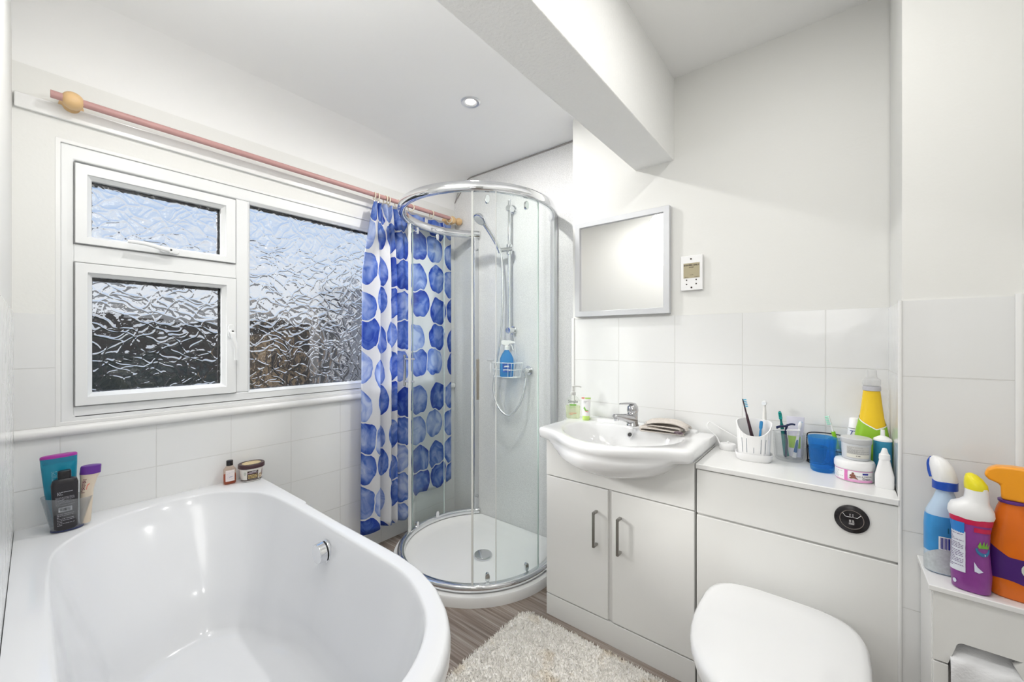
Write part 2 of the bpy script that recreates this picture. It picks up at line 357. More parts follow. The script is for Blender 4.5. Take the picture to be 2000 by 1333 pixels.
# ------------------------------------------------------------------ window
win = bpy.data.objects.new('window_1', None); C.objects.link(win); struct(win, 'white framed window with leaf patterned obscured glass', 'window')
FX = WX - .004
def leafglass():
    m = bpy.data.materials.new('leaf_patterned_glass'); m.use_nodes = True; n, l = nodes_of(m); n.clear(); out = n.new('ShaderNodeOutputMaterial')
    g = n.new('ShaderNodeNewGeometry'); s = n.new('ShaderNodeSeparateXYZ'); c = n.new('ShaderNodeCombineXYZ')
    l.new(g.outputs['Position'], s.inputs[0]); l.new(s.outputs['Y'], c.inputs[0]); l.new(s.outputs['Z'], c.inputs[1])
    hs = []
    for kk, (rot, sc, sd) in enumerate([(.55, (11, 27, 1), 0), (-.75, (12, 25, 1), 7.3)]):
        w = n.new('ShaderNodeTexNoise'); w.inputs['Scale'].default_value = 11; w.inputs['Detail'].default_value = 1; l.new(c.outputs[0], w.inputs['Vector'])
        av = n.new('ShaderNodeVectorMath'); av.operation = 'MULTIPLY_ADD'; av.inputs[1].default_value = (.10, .10, 0); l.new(w.outputs['Color'], av.inputs[0]); l.new(c.outputs[0], av.inputs[2])
        mp = n.new('ShaderNodeMapping'); mp.inputs['Rotation'].default_value = (0, 0, rot); mp.inputs['Location'].default_value = (sd, sd * .7, 0); l.new(av.outputs[0], mp.inputs[0])
        mq = n.new('ShaderNodeMapping'); mq.inputs['Scale'].default_value = sc; l.new(mp.outputs[0], mq.inputs[0])
        v = n.new('ShaderNodeTexVoronoi'); v.voronoi_dimensions = '2D'; v.feature = 'DISTANCE_TO_EDGE'; v.inputs['Scale'].default_value = 1; l.new(mq.outputs[0], v.inputs['Vector'])
        rr = n.new('ShaderNodeMapRange'); rr.interpolation_type = 'SMOOTHSTEP'; rr.inputs['From Max'].default_value = .16; l.new(v.outputs['Distance'], rr.inputs['Value'])
        v2 = n.new('ShaderNodeMath'); v2.operation = 'MULTIPLY_ADD'; v2.inputs[1].default_value = 1.1; l.new(v.outputs['Distance'], v2.inputs[0]); l.new(rr.outputs[0], v2.inputs[2])
        hs.append(v2.outputs[0])
    m2 = n.new('ShaderNodeMath'); m2.operation = 'ADD'; l.new(hs[0], m2.inputs[0]); l.new(hs[1], m2.inputs[1])
    w2 = n.new('ShaderNodeTexNoise'); w2.inputs['Scale'].default_value = 45; w2.inputs['Detail'].default_value = 2; l.new(c.outputs[0], w2.inputs['Vector'])
    m3 = n.new('ShaderNodeMath'); m3.operation = 'MULTIPLY_ADD'; m3.inputs[1].default_value = 1.5; l.new(w2.outputs['Fac'], m3.inputs[0]); l.new(m2.outputs[0], m3.inputs[2])
    b = n.new('ShaderNodeBump'); b.inputs['Strength'].default_value = 1; b.inputs['Distance'].default_value = .0031; l.new(m3.outputs[0], b.inputs['Height'])
    r = n.new('ShaderNodeBsdfRefraction'); r.inputs['IOR'].default_value = 1.33; r.inputs['Roughness'].default_value = .0; r.inputs['Color'].default_value = (.97, .98, 1, 1); l.new(b.outputs[0], r.inputs['Normal'])
    t = n.new('ShaderNodeBsdfTransparent'); t.inputs[0].default_value = (.97, .98, 1, 1)
    x = n.new('ShaderNodeMixShader'); x.inputs[0].default_value = .76; l.new(t.outputs[0], x.inputs[1]); l.new(r.outputs[0], x.inputs[2])
    gl = n.new('ShaderNodeBsdfGlossy'); gl.inputs['Roughness'].default_value = .08; l.new(b.outputs[0], gl.inputs['Normal'])
    y = n.new('ShaderNodeMixShader'); y.inputs[0].default_value = .05; l.new(x.outputs[0], y.inputs[1]); l.new(gl.outputs[0], y.inputs[2])
    l.new(y.outputs[0], out.inputs[0]); return m
leaf = leafglass(); plain = clearmat('plain_pane_back', (1, 1, 1), .02)
bm = B(); rect_ring(bm, 'x', FX, -.06, OY0, OY1, OZ0, OZ1, .032, .052)
box(bm, FX - .06, FX, .619, .673, .950, OZ1 - .0521); box(bm, FX - .06, FX, .13, .62, 1.457, 1.522)
box(bm, FX - .06, FX, .13, OY1 - .03, OZ0 + .02, .950)
obj('window_frame', bm, upvc, win, bevel=.005)
bm = B(); rect_ring(bm, 'x', WX + .001, -.03, OY0 - .012, OY1 + .012, OZ0 - .001, OZ1 + .012, .013); obj('reveal_trim', bm, gloss, win, bevel=.002)
def pane(y0, y1, z0, z1, x, parent):
    bm = B(); box(bm, x - .006, x, y0, y1, z0, z1, 1)
    for f in bm.faces:
        if f.calc_center_median().x > x - .001: f.material_index = 0
    obj('pane', bm, [leaf, plain], parent, sm=False)
    bm = B(); rect_ring(bm, 'x', x - .007, -.012, y0 - .002, y1 + .002, z0 - .002, z1 + .002, .004, .013)
    box(bm, x - .018, x - .007, y1 - .008, y1, z0, z1); obj('glazing_spacer', bm, black, parent, sm=False)
def sash(y0, y1, z0, z1, gy0, gy1, gz0, gz1):
    bm = B(); o = [(y0, z0), (y1, z0), (y1, z1), (y0, z1)]; i = [(gy0, gz0), (gy1, gz0), (gy1, gz1), (gy0, gz1)]
    mid = [(a + (c - a) * .72, b + (d - b) * .72) for (a, b), (c, d) in zip(o, i)]
    L = [(o, FX - .04), (o, FX + .012), (mid, FX + .012), (mid, FX + .006), (i, FX - .008), (i, FX - .04)]
    loops(bm, [[(x, u, z) for u, z in s] for s, x in L], False, False)
    s = obj('sash', bm, upvc, win, bevel=.002); pane(gy0, gy1, gz0, gz1, FX - .02, s)
    bm = B(); rect_ring(bm, 'x', FX + .0015, -.002, y0 - .003, y1 + .003, z0 - .003, z1 + .003, .003); obj('sash_seal', bm, mat('grey_seal', (.30, .30, .30), .6), s)
    return s
s2 = sash(.134, .615, 1.524, 1.804, .176, .565, 1.556, 1.756)
s3 = sash(.134, .617, .952, 1.455, .177, .567, .995, 1.410)
bm = B(); o = [(.667, .945), (OY1 - .03, .945), (OY1 - .03, 1.816), (.667, 1.816)]; i = [(.677, .957), (OY1 - .042, .957), (OY1 - .042, 1.804), (.677, 1.804)]
loops(bm, [[(x, u, z) for u, z in s] for s, x in ((o, FX + .002), (i, FX - .010), (i, FX - .04))], False, False)
fb = obj('glazing_bead', bm, upvc, win); pane(.677, OY1 - .042, .957, 1.804, FX - .02, fb)
# handles
hx = FX + .012
def whandle(parent, vertical, y, z):
    m = lambda a, b, c: (hx + c, y + (b if vertical else a), z + (a if vertical else b))
    bm = B(); loops(bm, [[m(*se(.030, .012, 3, 2 * PI * k / 24), c) for k in range(24)] for c in (0, .009)])
    base = obj('handle', bm, upvc, parent, bevel=.003)
    d = -1
    P = [(0, 0, .012), (d * .005, 0, .026), (d * .03, .002, .032), (d * .075, .010, .034), (d * .125, .010, .034)]
    bm = B(); L = []
    for q, (a, b, c) in enumerate(catmull(P, 5)):
        w = .011 - .004 * q / 20; L.append([m(a, b + w * math.cos(t), c + .006 * math.sin(t)) for t in [2 * PI * k / 12 for k in range(12)]])
    loops(bm, L); obj('lever', bm, upvc, base)
    bm = B(); cyl(bm, m(0, 0, .016), m(0, 0, .028), .0105, 20); obj('lock_barrel', bm, upvc, base)
    bm = B(); cyl(bm, m(0, 0, .0275), m(0, 0, .0285), .004, 16); obj('key_slot', bm, dark, base)
whandle(s2, False, .388, 1.538); whandle(s3, True, .596, 1.222)

# ------------------------------------------------------------------ garden outside, broken up by the patterned glass
bm = B(); box(bm, -40, WX - .5, -30, 30, -.5, -.4); tag(obj('lawn', bm, mat('grass', (.022, .03, .012), .9, noise=.5, nscale=2), sm=False), 'dark garden ground seen through the patterned glass', 'ground', kind='structure')
bm = B()
for k in range(60):
    y = -14 + k * .32; box(bm, -5.85, -5.8, y, y + .322, -.4, 1.43 + .04 * math.sin(k * 1.3))
tag(obj('garden_fence', bm, mat('fence_wood', (.060, .047, .038), .8, noise=.85, nscale=5), sm=False), 'dark brown garden fence seen broken up through the lower window panes', 'fence')
bm = B()
for k in range(46):
    bmesh.ops.create_icosphere(bm, subdivisions=2, radius=random.uniform(.3, .55), matrix=Matrix.Translation((-4.9 + random.uniform(-.25, .25), -7 + k * .2, random.uniform(-.2, .72))))
for v in bm.verts: v.co += Vector((random.uniform(-.05, .05), random.uniform(-.05, .05), random.uniform(-.06, .06)))
tag(obj('garden_hedge', bm, mat('hedge_leaves', (.012, .016, .008), .8, noise=.7, nscale=9)), 'dark green hedge low behind the window glass', 'hedge')
bm = B(); box(bm, -4.3, -4.1, 1.95, 6.5, -.4, 1.75); tag(obj('garden_wall', bm, mat('pale_render', (.24, .24, .25), .8, noise=.1)), 'pale rendered wall at the right of the fixed pane', 'wall')
bm = B(); box(bm, -3.9, -3.85, 1.22, 1.42, -.4, 1.24); tag(obj('garden_post', bm, mat('tan_wood', (.20, .135, .075), .8, noise=.3)), 'tan boards seen at the left edge of the fixed pane', 'panel')

# ------------------------------------------------------------------ curtain pole, rings and curtain
RXP, RZ = -2.0, 1.995
pole = thing('curtain_pole', 'pink painted curtain pole on wooden brackets above the window', 'curtain pole', (RXP, 1.0, RZ))
pinkp = mat('pink_paint', (.50, .285, .27), .45, noise=.12, nscale=20); pine = mat('pine_wood', (.72, .48, .24), .4, noise=.12, nscale=30)
bm = B(); cyl(bm, (0, -.925, -.004), (0, .86, .004), .0125, 20); obj('pole', bm, pinkp, pole)
def turned(prof, M, name, parent):
    bm = lathe(prof, 28); bmesh.ops.transform(bm, matrix=M, verts=bm.verts); return obj(name, bm, pine, parent)
RY = Matrix.Rotation(PI / 2, 4, 'Y'); RXr = Matrix.Rotation(-PI / 2, 4, 'X')
for yy in (-.875, .845):
    turned([(.001, -.069), (.030, -.069), (.030, -.062), (.022, -.056), (.016, -.046), (.017, -.034), (.024, -.024), (.027, -.008), (.026, .008), (.019, .019), (.010, .022), (.001, .023)], Matrix.Translation((0, yy, -.004)) @ RY, 'bracket', pole)
turned([(.001, 0), (.016, 0), (.017, .012), (.010, .018), (.010, .026), (.020, .034), (.026, .048), (.022, .062), (.010, .070), (.001, .071)], Matrix.Translation((0, .855, 0)) @ RXr, 'finial', pole)
ringm = mat('cream_ring', (.78, .70, .55), .4)
ring0 = None
ringy = [1.262, 1.285, 1.332, 1.352, 1.415, 1.51, 1.669, 1.822]
rl = ['cream curtain ring nearest the left edge of the bunched curtain', 'second cream ring from the left in the bunched curtain', 'third cream ring from the left above the bunched curtain', 'fourth cream ring from the left above the bunched curtain', 'cream curtain ring on the pole just left of the shower top rail', 'cream curtain ring on the pole seen inside the left curve of the chrome rail',
      'cream curtain ring on the pole midway over the flat right part of the curtain', 'cream curtain ring against the right wooden bracket']
for k, y in enumerate(ringy):
    if ring0 is None:
        bm = B(); tube(bm, [(.021 * math.cos(a), 0, .021 * math.sin(a)) for a in [2 * PI * q / 24 for q in range(24)]], .0032, 8, closed=True)
        r = obj('curtain_ring', bm, ringm); ring0 = r
        bm = B(); cyl(bm, (0, 0, -.021), (0, 0, -.030), .002, 6); obj('eyelet', bm, brushed, r)
    else:
        r = ring0.copy(); C.objects.link(r); q = ring0.children[0].copy(); q.parent = r; C.objects.link(q)
    r.location = (RXP, y, RZ - .0065); r.rotation_euler = (0, 0, random.uniform(-.35, .35)); tag(r, rl[k], 'curtain ring', 'cream rings on the curtain pole')

def curtainmat():
    m = bpy.data.materials.new('watercolour_curtain'); m.use_nodes = True; n, l = nodes_of(m); n.clear(); out = n.new('ShaderNodeOutputMaterial')
    uv = n.new('ShaderNodeUVMap'); uv.uv_map = 'UVMap'
    w = n.new('ShaderNodeTexNoise'); w.inputs['Scale'].default_value = 14; l.new(uv.outputs[0], w.inputs['Vector'])
    av = n.new('ShaderNodeVectorMath'); av.operation = 'MULTIPLY_ADD'; av.inputs[1].default_value = (.022, .022, 0); l.new(w.outputs['Color'], av.inputs[0]); l.new(uv.outputs[0], av.inputs[2])
    def vor(feat, sc=5.6, off=(0, 0, 0)):
        mp = n.new('ShaderNodeMapping'); mp.inputs['Scale'].default_value = (sc, sc * .98, 1); mp.inputs['Location'].default_value = off; l.new(av.outputs[0], mp.inputs[0])
        v = n.new('ShaderNodeTexVoronoi'); v.voronoi_dimensions = '2D'; v.feature = feat; v.inputs['Scale'].default_value = 1; v.inputs['Randomness'].default_value = .36; l.new(mp.outputs[0], v.inputs['Vector']); return v
    v1 = vor('F1'); ve = vor('DISTANCE_TO_EDGE')
    def math_(op, a, b=None, c=None):
        x = n.new('ShaderNodeMath'); x.operation = op
        for i, q in enumerate((a, b, c)):
            if q is None: continue
            if isinstance(q, (int, float)): x.inputs[i].default_value = q
            else: l.new(q, x.inputs[i])
        return x.outputs[0]
    a = math_('LESS_THAN', v1.outputs['Distance'], .485); b = math_('GREATER_THAN', ve.outputs['Distance'], .022); mask = math_('MULTIPLY', a, b)
    wash = n.new('ShaderNodeTexNoise'); wash.inputs['Scale'].default_value = 11; wash.inputs['Detail'].default_value = 4; wash.inputs['Distortion'].default_value = 1.2; l.new(uv.outputs[0], wash.inputs['Vector'])
    sepc = n.new('ShaderNodeSeparateColor'); l.new(v1.outputs['Color'], sepc.inputs[0])
    edge = math_('MULTIPLY', math_('POWER', math_('MULTIPLY', v1.outputs['Distance'], 2.0), 3.0), .35)
    tone = math_('ADD', math_('ADD', math_('MULTIPLY', sepc.outputs[0], .50), math_('MULTIPLY_ADD', wash.outputs['Fac'], 1.25, -.32)), edge)
    r = n.new('ShaderNodeValToRGB'); e = r.color_ramp.elements; e[0].position = .30; e[0].color = (.68, .75, .92, 1); e[1].position = .98; e[1].color = (.03, .09, .50, 1)
    q = e.new(.52); q.color = (.40, .51, .80, 1); q = e.new(.76); q.color = (.13, .25, .66, 1)
    l.new(tone, r.inputs[0])
    cm = n.new('ShaderNodeMix'); cm.data_type = 'RGBA'; cm.inputs[6].default_value = (.86, .86, .87, 1); l.new(mask, cm.inputs[0]); l.new(r.outputs[0], cm.inputs[7])
    p = n.new('ShaderNodeBsdfPrincipled'); p.inputs['Roughness'].default_value = .38; l.new(cm.outputs[2], p.inputs['Base Color'])
    tr = n.new('ShaderNodeBsdfTranslucent'); l.new(cm.outputs[2], tr.inputs[0])
    x = n.new('ShaderNodeMixShader'); x.inputs[0].default_value = .50; l.new(p.outputs[0], x.inputs[1]); l.new(tr.outputs[0], x.inputs[2]); l.new(x.outputs[0], out.inputs[0]); return m
def curtain():
    # plan of the cloth: (y, x offset towards the room)
    top = [(1.250, .020), (1.258, .035), (1.275, .000), (1.290, .030), (1.305, -.005), (1.325, .032), (1.345, .000), (1.362, .028), (1.385, -.008), (1.410, .020), (1.440, .002), (1.475, .006), (1.52, -.004), (1.58, .006), (1.64, -.004), (1.70, .006), (1.77, -.002), (1.832, .004)]
    bot = [(1.170, .015), (1.215, .055), (1.262, .060), (1.268, .010), (1.318, .050), (1.345, .045), (1.352, .000), (1.395, .030), (1.410, -.012), (1.440, .030), (1.470, .034), (1.50, .012), (1.55, .000), (1.60, .012), (1.655, .010), (1.71, .002), (1.78, .004), (1.838, .002)]
    T = catmull([(y, x, 0) for y, x in top], 5); Bo = catmull([(y, x, 0) for y, x in bot], 5); n = len(T); nz = 60
    us = [0]
    for a, b in zip(Bo, Bo[1:]): us.append(us[-1] + (b - a).length * 1.25)
    def zb(y): return .135 + (0 if y < 1.45 else min(1, (y - 1.45) / .12) * .09 + (y - 1.45) * .06) + .012 * math.sin(y * 21)
    bm = B(); uvl = bm.loops.layers.uv.new('UVMap'); G = []; U = {}
    for j in range(nz + 1):
        s = j / nz; row = []
        w = min(1, s / .22) ** .8
        for i in range(n):
            y = T[i].x + (Bo[i].x - T[i].x) * (w * .85 + s * .15); x = T[i].y + (Bo[i].y - T[i].y) * w
            z0 = zb(Bo[i].x); zt = RZ - .036 - .010 * abs(math.sin(i * .55))
            z = zt + (z0 - zt) * s
            v = bm.verts.new((RXP - .004 + x, y, z)); U[v] = (us[i], zt - z); row.append(v)
        G.append(row)
    for A, D in zip(G, G[1:]):
        for i in range(n - 1):
            f = bm.faces.new((A[i], A[i + 1], D[i + 1], D[i]))
            for lp in f.loops: lp[uvl].uv = U[lp.vert]
    o = obj('shower_curtain', bm, curtainmat(), recalc=False, ang=180)
    so = o.modifiers.new('cloth', 'SOLIDIFY'); so.thickness = .0006
    return tag(o, 'white curtain with blue watercolour circles hanging beside the shower', 'curtain')
curtain()

# ------------------------------------------------------------------ ceiling downlights
def downlight(x, y, z, label):
    t = thing('downlight', label, 'ceiling light', (x, y, z), group=None)
    bm = lathe([(.045, 0), (.045, -.004), (.040, -.007), (.030, -.005), (.024, .004), (.024, .0005), (.045, 0)], 40, cap0=False, cap1=False); obj('bezel', bm, satin, t)
    m = bpy.data.materials.get('lamp_glow') or bpy.data.materials.new('lamp_glow'); m.use_nodes = True; b = m.node_tree.nodes['Principled BSDF']; b.inputs['Emission Color'].default_value = (1, .97, .92, 1); b.inputs['Emission Strength'].default_value = 3
    bm = lathe([(.0005, -.001), (.0235, -.001), (.0235, .0008), (.0005, .0008)], 32); obj('lamp_face', bm, m, t)
downlight(-1.309, 1.322, ZE, 'round chrome recessed downlight in the low ceiling by the shower')

# ------------------------------------------------------------------ bath
def radial(poly, ang, c):
    d = Vector((math.cos(ang), math.sin(ang))); best = None
    for a, b in zip(poly, poly[1:] + poly[:1]):
        e = (b[0] - a[0], b[1] - a[1]); den = d.x * e[1] - d.y * e[0]
        if abs(den) < 1e-9: continue
        ax, ay = a[0] - c[0], a[1] - c[1]; t = (ax * e[1] - ay * e[0]) / den; s = (ax * d.y - ay * d.x) / den
        if t > 0 and -1e-6 <= s <= 1 + 1e-6: best = t if best is None else max(best, t)
    return best
bc = (-1.30, .345)
bo = [(-2.069, .001), (-2.069, .700), (-1.03, .700), (-.967, .699), (-.868, .690), (-.771, .664), (-.690, .624), (-.642, .589), (-.601, .545), (-.571, .500), (-.549, .445), (-.539, .350), (-.549, .250), (-.573, .180), (-.610, .115), (-.660, .055), (-.73, .005), (-.80, -.018), (-.90, -.0245)]
bi0 = [(-1.086, .050), (-1.45, .054), (-1.629, .060), (-1.748, .071), (-1.818, .096), (-1.888, .147), (-1.952, .231), (-1.988, .341), (-1.975, .485), (-1.88, .589), (-1.78, .635), (-1.65, .650), (-1.355, .655), (-1.041, .652), (-.917, .649), (-.832, .632), (-.760, .603), (-.711, .575), (-.669, .535), (-.636, .488), (-.611, .430), (-.600, .345), (-.611, .260), (-.640, .190), (-.69, .125), (-.76, .08), (-.85, .055)]
bi = [(v.x, v.y) for v in catmull([(x, y, 0) for x, y in bi0], 5, True)]
NB = 200; angs = [2 * PI * k / NB for k in range(NB)]
# include the exact wall corners
for cx_, cy_ in ((-2.069, .001), (-2.069, .700)):
    a = math.atan2(cy_ - bc[1], cx_ - bc[0]) % (2 * PI); k = min(range(NB), key=lambda q: abs(angs[q] - a)); angs[k] = a
Ro = [radial(bo, a, bc) for a in angs]; Ri = [radial(bi, a, bc) for a in angs]
def bl(f, z, sx_=1, ox=0): return [(bc[0] + ox + math.cos(a) * f(i) * sx_, bc[1] + math.sin(a) * f(i), z) for i, a in enumerate(angs)]
bath = thing('bath', 'white straight bath with rounded end along the window wall', 'bath', (0, 0, 0))
bm = B()
wallside = lambda i: (angs[i] > 2.2)        # edges that touch the walls stay put
L = [bl(lambda i: Ro[i] - (.010 if not wallside(i) else 0), .520), bl(lambda i: Ro[i], .524), bl(lambda i: Ro[i], .548), bl(lambda i: Ro[i] - (.003 if not wallside(i) else 0), .558), bl(lambda i: Ro[i] - (.009 if not wallside(i) else .0), .5645), bl(lambda i: Ro[i] - .014, .5655),
     bl(lambda i: Ri[i] + .010, .5655), bl(lambda i: Ri[i] + .004, .5635), bl(lambda i: Ri[i], .558), bl(lambda i: Ri[i] - .004, .545)]
def depth(i, t):
    a = angs[i]; slope = .05 + .26 * max(0, math.cos(a - PI)) ** 3 + .05 * max(0, math.cos(a)) ** 2   # sloping back at the far end
    return Ri[i] - .006 - slope * t
for t in (.12, .3, .5, .7, .85): L.append(bl(lambda i: depth(i, t), .545 - .36 * t))
for t, dz, sh in ((.93, .375, .0), (.98, .392, .02), (1.0, .400, .06), (1.0, .403, .14)): L.append(bl(lambda i: depth(i, t) - sh, .545 - dz))
L.append(bl(lambda i: .03, .140))
loops(bm, L, False, True); obj('tub', bm, acrylic, bath, ang=60)
bm = B(); loops(bm, [bl(lambda i: Ro[i] - (.030 if not wallside(i) else 0), .001), bl(lambda i: Ro[i] - (.030 if not wallside(i) else 0), .521)], False, False); obj('bath_panel', bm, mat('bath_panel', (.82, .82, .79), .25), bath)
ky = .644
bm = B(); cyl(bm, (-1.30, ky, .492), (-1.30, ky - .008, .492), .036, 36); kk = obj('overflow_knob', bm, chrome, bath, bevel=.002)
bm = B(); cyl(bm, (-1.30, ky - .011, .492), (-1.30, ky - .034, .492), .034, 36, r1=.030); obj('dial', bm, chrome, kk, bevel=.003)
bm = B(); cyl(bm, (-1.30, ky - .005, .492), (-1.30, ky - .012, .492), .028, 24); obj('knob_neck', bm, dark, kk)
bm = lathe([(.001, .150), (.030, .149), (.034, .146), (.034, .141)], 36); bmesh.ops.translate(bm, vec=(-1.07, .345, 0), verts=bm.verts); obj('plug', bm, chrome, bath)

# ------------------------------------------------------------------ shower: tray, enclosure
CX, CY, TR = -1.54, 1.62, .462
def arc(r, a0, a1, n, z, yclip=PY - .002):
    out = []
    for i in range(n + 1):
        a = math.radians(a0 + (a1 - a0) * i / n); out.append((CX + r * math.cos(a), min(yclip, CY + r * math.sin(a)), z))
    return out
def dloop(r, z, n=140, back=None):
    """circle cut flat by the back wall"""
    back = PY - .002 if back is None else back
    h = math.degrees(math.asin(min(1, (back - CY) / r))); P = []
    for i in range(n + 1):
        a = math.radians(180 - h + (180 + 2 * h) * i / n); P.append((CX + r * math.cos(a), CY + r * math.sin(a), z))
    m = 24
    for i in range(1, m): P.append((P[n][0] + (P[0][0] - P[n][0]) * i / m, back, z))
    return P
tray = thing('shower_tray', 'round white shower tray with a low rim', 'shower tray', (0, 0, 0))
bm = B()
loops(bm, [dloop(TR, 0.0), dloop(TR, .038), dloop(TR - .004, .045), dloop(TR - .062, .045), dloop(TR - .074, .040, back=PY - .030), dloop(TR - .09, .026, back=PY - .045), dloop(TR - .115, .021, back=PY - .07), dloop(.02, .016, back=CY + .015)], True, True)
obj('tray', bm, mat('tray_acrylic', (.86, .86, .85), .12), tray, ang=50)
bm = lathe([(.001, .038), (.030, .0375), (.046, .034), (.050, .028), (.050, .019), (.001, .019)], 40); bmesh.ops.translate(bm, vec=(-1.475, 1.585, 0), verts=bm.verts); obj('waste_cover', bm, chrome, tray)

enc = thing('shower_enclosure', 'curved glass shower enclosure with chrome rails', 'shower enclosure', (0, 0, 0))
def arcbar(a0, a1, prof, n=90):
    """sweep a closed (r,z) profile round the circle"""
    bm = B(); L = []
    for i in range(n + 1):
        a = math.radians(a0 + (a1 - a0) * i / n); c, s = math.cos(a), math.sin(a); L.append([(CX + r * c, min(PY - .001, CY + r * s), z) for r, z in prof])
    return loops(bm, L)
def rprof(r0, r1, z0, z1, n=3, k=20): 
    a, b = (r1 - r0) / 2, (z1 - z0) / 2; return [((r0 + r1) / 2 + se(a, b, n, 2 * PI * i / k)[0], (z0 + z1) / 2 + se(a, b, n, 2 * PI * i / k)[1]) for i in range(k)]
ZT = 1.905; E0, E1 = -227.0, 46.5
obj('top_rail', arcbar(E0, E1, rprof(.396, .436, ZT - .050, ZT, 2.6)), chrome, enc, ang=60)
obj('bottom_rail', arcbar(E0, E1, rprof(.398, .438, .0455, .082, 2.6)), chrome, enc, ang=60)
def gpane(name, r, a0, a1, z0, z1, t=.005):
    n = max(6, int(abs(a1 - a0) / 2.5)); bm = B(); L = []
    for i in range(n + 1):
        a = math.radians(a0 + (a1 - a0) * i / n); c, s = math.cos(a), math.sin(a); L.append([(CX + q * c, CY + q * s, z) for q, z in ((r, z0), (r + t, z0), (r + t, z1), (r, z1))])
    return obj(name, loops(bm, L), glass, enc)
seal = mat('pale_seal', (.78, .79, .76), .35); gedge = mat('glass_edge', (.55, .66, .62), .2)
def vbar(name, a, r, w, t, z0, z1, m, parent):
    A = math.radians(a); bm = B(); box(bm, -t / 2, t / 2, -w / 2, w / 2, z0, z1)
    bmesh.ops.transform(bm, matrix=Matrix.Translation((CX + r * math.cos(A), CY + r * math.sin(A), 0)) @ Matrix.Rotation(A, 4, 'Z'), verts=bm.verts)
    return obj(name, bm, m, parent, bevel=.001)
z0g, z1g = .078, ZT - .045
for nm, r, a0, a1 in (('fixed_pane', .422, -226, -160), ('fixed_pane', .422, -36, 45)):
    g = gpane(nm, r, a0, a1, z0g, z1g); e_ = a1 if a0 < -200 else a0
    vbar('pane_edge', e_, r + .0025, .004, .006, z0g, z1g, seal if a0 > -200 else gedge, g)
    w_ = a0 if a0 < -200 else a1
def door(a0, a1, lead, hang, r=.410):
    g = gpane('sliding_door', r, a0, a1, z0g, z1g); other = a0 if lead == a1 else a1
    vbar('door_seal', lead, r + .003, .009, .014, z0g, z1g, seal, g); vbar('door_edge', other, r + .002, .004, .006, z0g, z1g, gedge, g)
    A = math.radians(hang); d = Vector((math.cos(A), math.sin(A), 0)); c0 = Vector((CX, CY, 0)); zc = 1.0
    bm = B(); tt = Vector((-d.y, d.x, 0)); p = c0 + d * (r + .043)
    M = Matrix.Translation((p.x, p.y, 0)) @ Matrix.Rotation(A, 4, 'Z'); box(bm, -.006, .006, -.007, .007, .92, 1.10); bmesh.ops.transform(bm, matrix=M, verts=bm.verts)
    h = obj('handle', bm, mat('handle_steel', (.60, .57, .52), .18, 1), g, bevel=.002)
    for z in (.945, 1.075):
        bm = B(); tube(bm, [c0 + d * q + Vector((0, 0, z)) for q in (r - .020, r - .003, r - .0025, r + .040)], .006, 14); obj('handle_fixing', bm, satin, h)
    for f in (.2, .8):
        A2 = math.radians(a0 + (a1 - a0) * f); q = Vector((math.cos(A2), math.sin(A2), 0))
        for z, hh in ((.098, .040), (z1g - .03, .040)):
            p = c0 + q * (r - .012); M = Matrix.Translation((p.x, p.y, z)) @ Matrix.Rotation(A2, 4, 'Z') @ Matrix.Rotation(PI / 2, 4, 'Y')
            bm = loft([(-.007, .020, .011, 2.4), (.007, .020, .011, 2.4)], 20); bmesh.ops.transform(bm, matrix=M, verts=bm.verts); obj('roller', bm, chrome, g, bevel=.002)
door(-194, -152.5, -152.5, -154.5)
door(-50.5, -2, -50.5, -47)
for x, lab in ((-1.846, 1), (-1.232, 1)):
    bm = B(); box(bm, x - .013, x + .013, PY - .040, PY - .001, .046, ZT - .005); wp = obj('wall_profile', bm, satin, enc, bevel=.004)
    for z in (.16, .94, 1.78):
        bm = B(); s_ = 1 if x < -1.5 else -1; cyl(bm, (x + s_ * .012, PY - .02, z), (x + s_ * .021, PY - .02, z), .008, 14)
        obj('cover_cap', bm, mat('grey_cap', (.42, .43, .44), .4), wp)

# ------------------------------------------------------------------ shower set on the panel wall
RXs = -1.537; RYs = 1.885
sh = thing('shower_set', 'chrome shower riser rail with handset and hose', 'shower', (0, 0, 0))
bm = B(); cyl(bm, (RXs, RYs, 1.225), (RXs, RYs, 2.035), .0095, 20); obj('riser_rail', bm, chrome, sh)
for z in (1.985, 1.245):
    bm = B(); cyl(bm, (RXs, RYs - .014, z), (RXs, PY, z), .019, 20); cyl(bm, (RXs, PY - .012, z), (RXs, PY, z), .026, 24); obj('rail_bracket', bm, chrome, sh, bevel=.002)
bm = B(); cyl(bm, (RXs, RYs, 1.705), (RXs, RYs, 1.765), .018, 20); cyl(bm, (RXs + .03, RYs, 1.735), (RXs - .055, RYs - .02, 1.735), .014, 18); obj('slider', bm, chrome, sh, bevel=.002)
hp = [(RXs - .045, RYs - .03, 1.715), (RXs - .055, RYs - .05, 1.765), (RXs - .070, RYs - .10, 1.835), (RXs - .080, RYs - .145, 1.885)]
bm = B(); tube(bm, catmull(hp, 5), .012, 14, r1=.015); hd = obj('handset', bm, chrome, sh)
d = Vector((-.15, -.62, -.77)).normalized(); c_ = Vector((RXs - .085, RYs - .17, 1.895)); M = Matrix.Translation(c_) @ d.to_track_quat('Z', 'Y').to_matrix().to_4x4()
bm = lathe([(.001, -.022), (.020, -.021), (.036, -.012), (.042, 0), (.041, .006), (.036, .009), (.001, .009)], 32); bmesh.ops.transform(bm, matrix=M, verts=bm.verts); obj('spray_head', bm, chrome, hd)
bm = B(); bmesh.ops.create_circle(bm, cap_ends=True, radius=.033, segments=28, matrix=M @ Matrix.Translation((0, 0, .0095)))
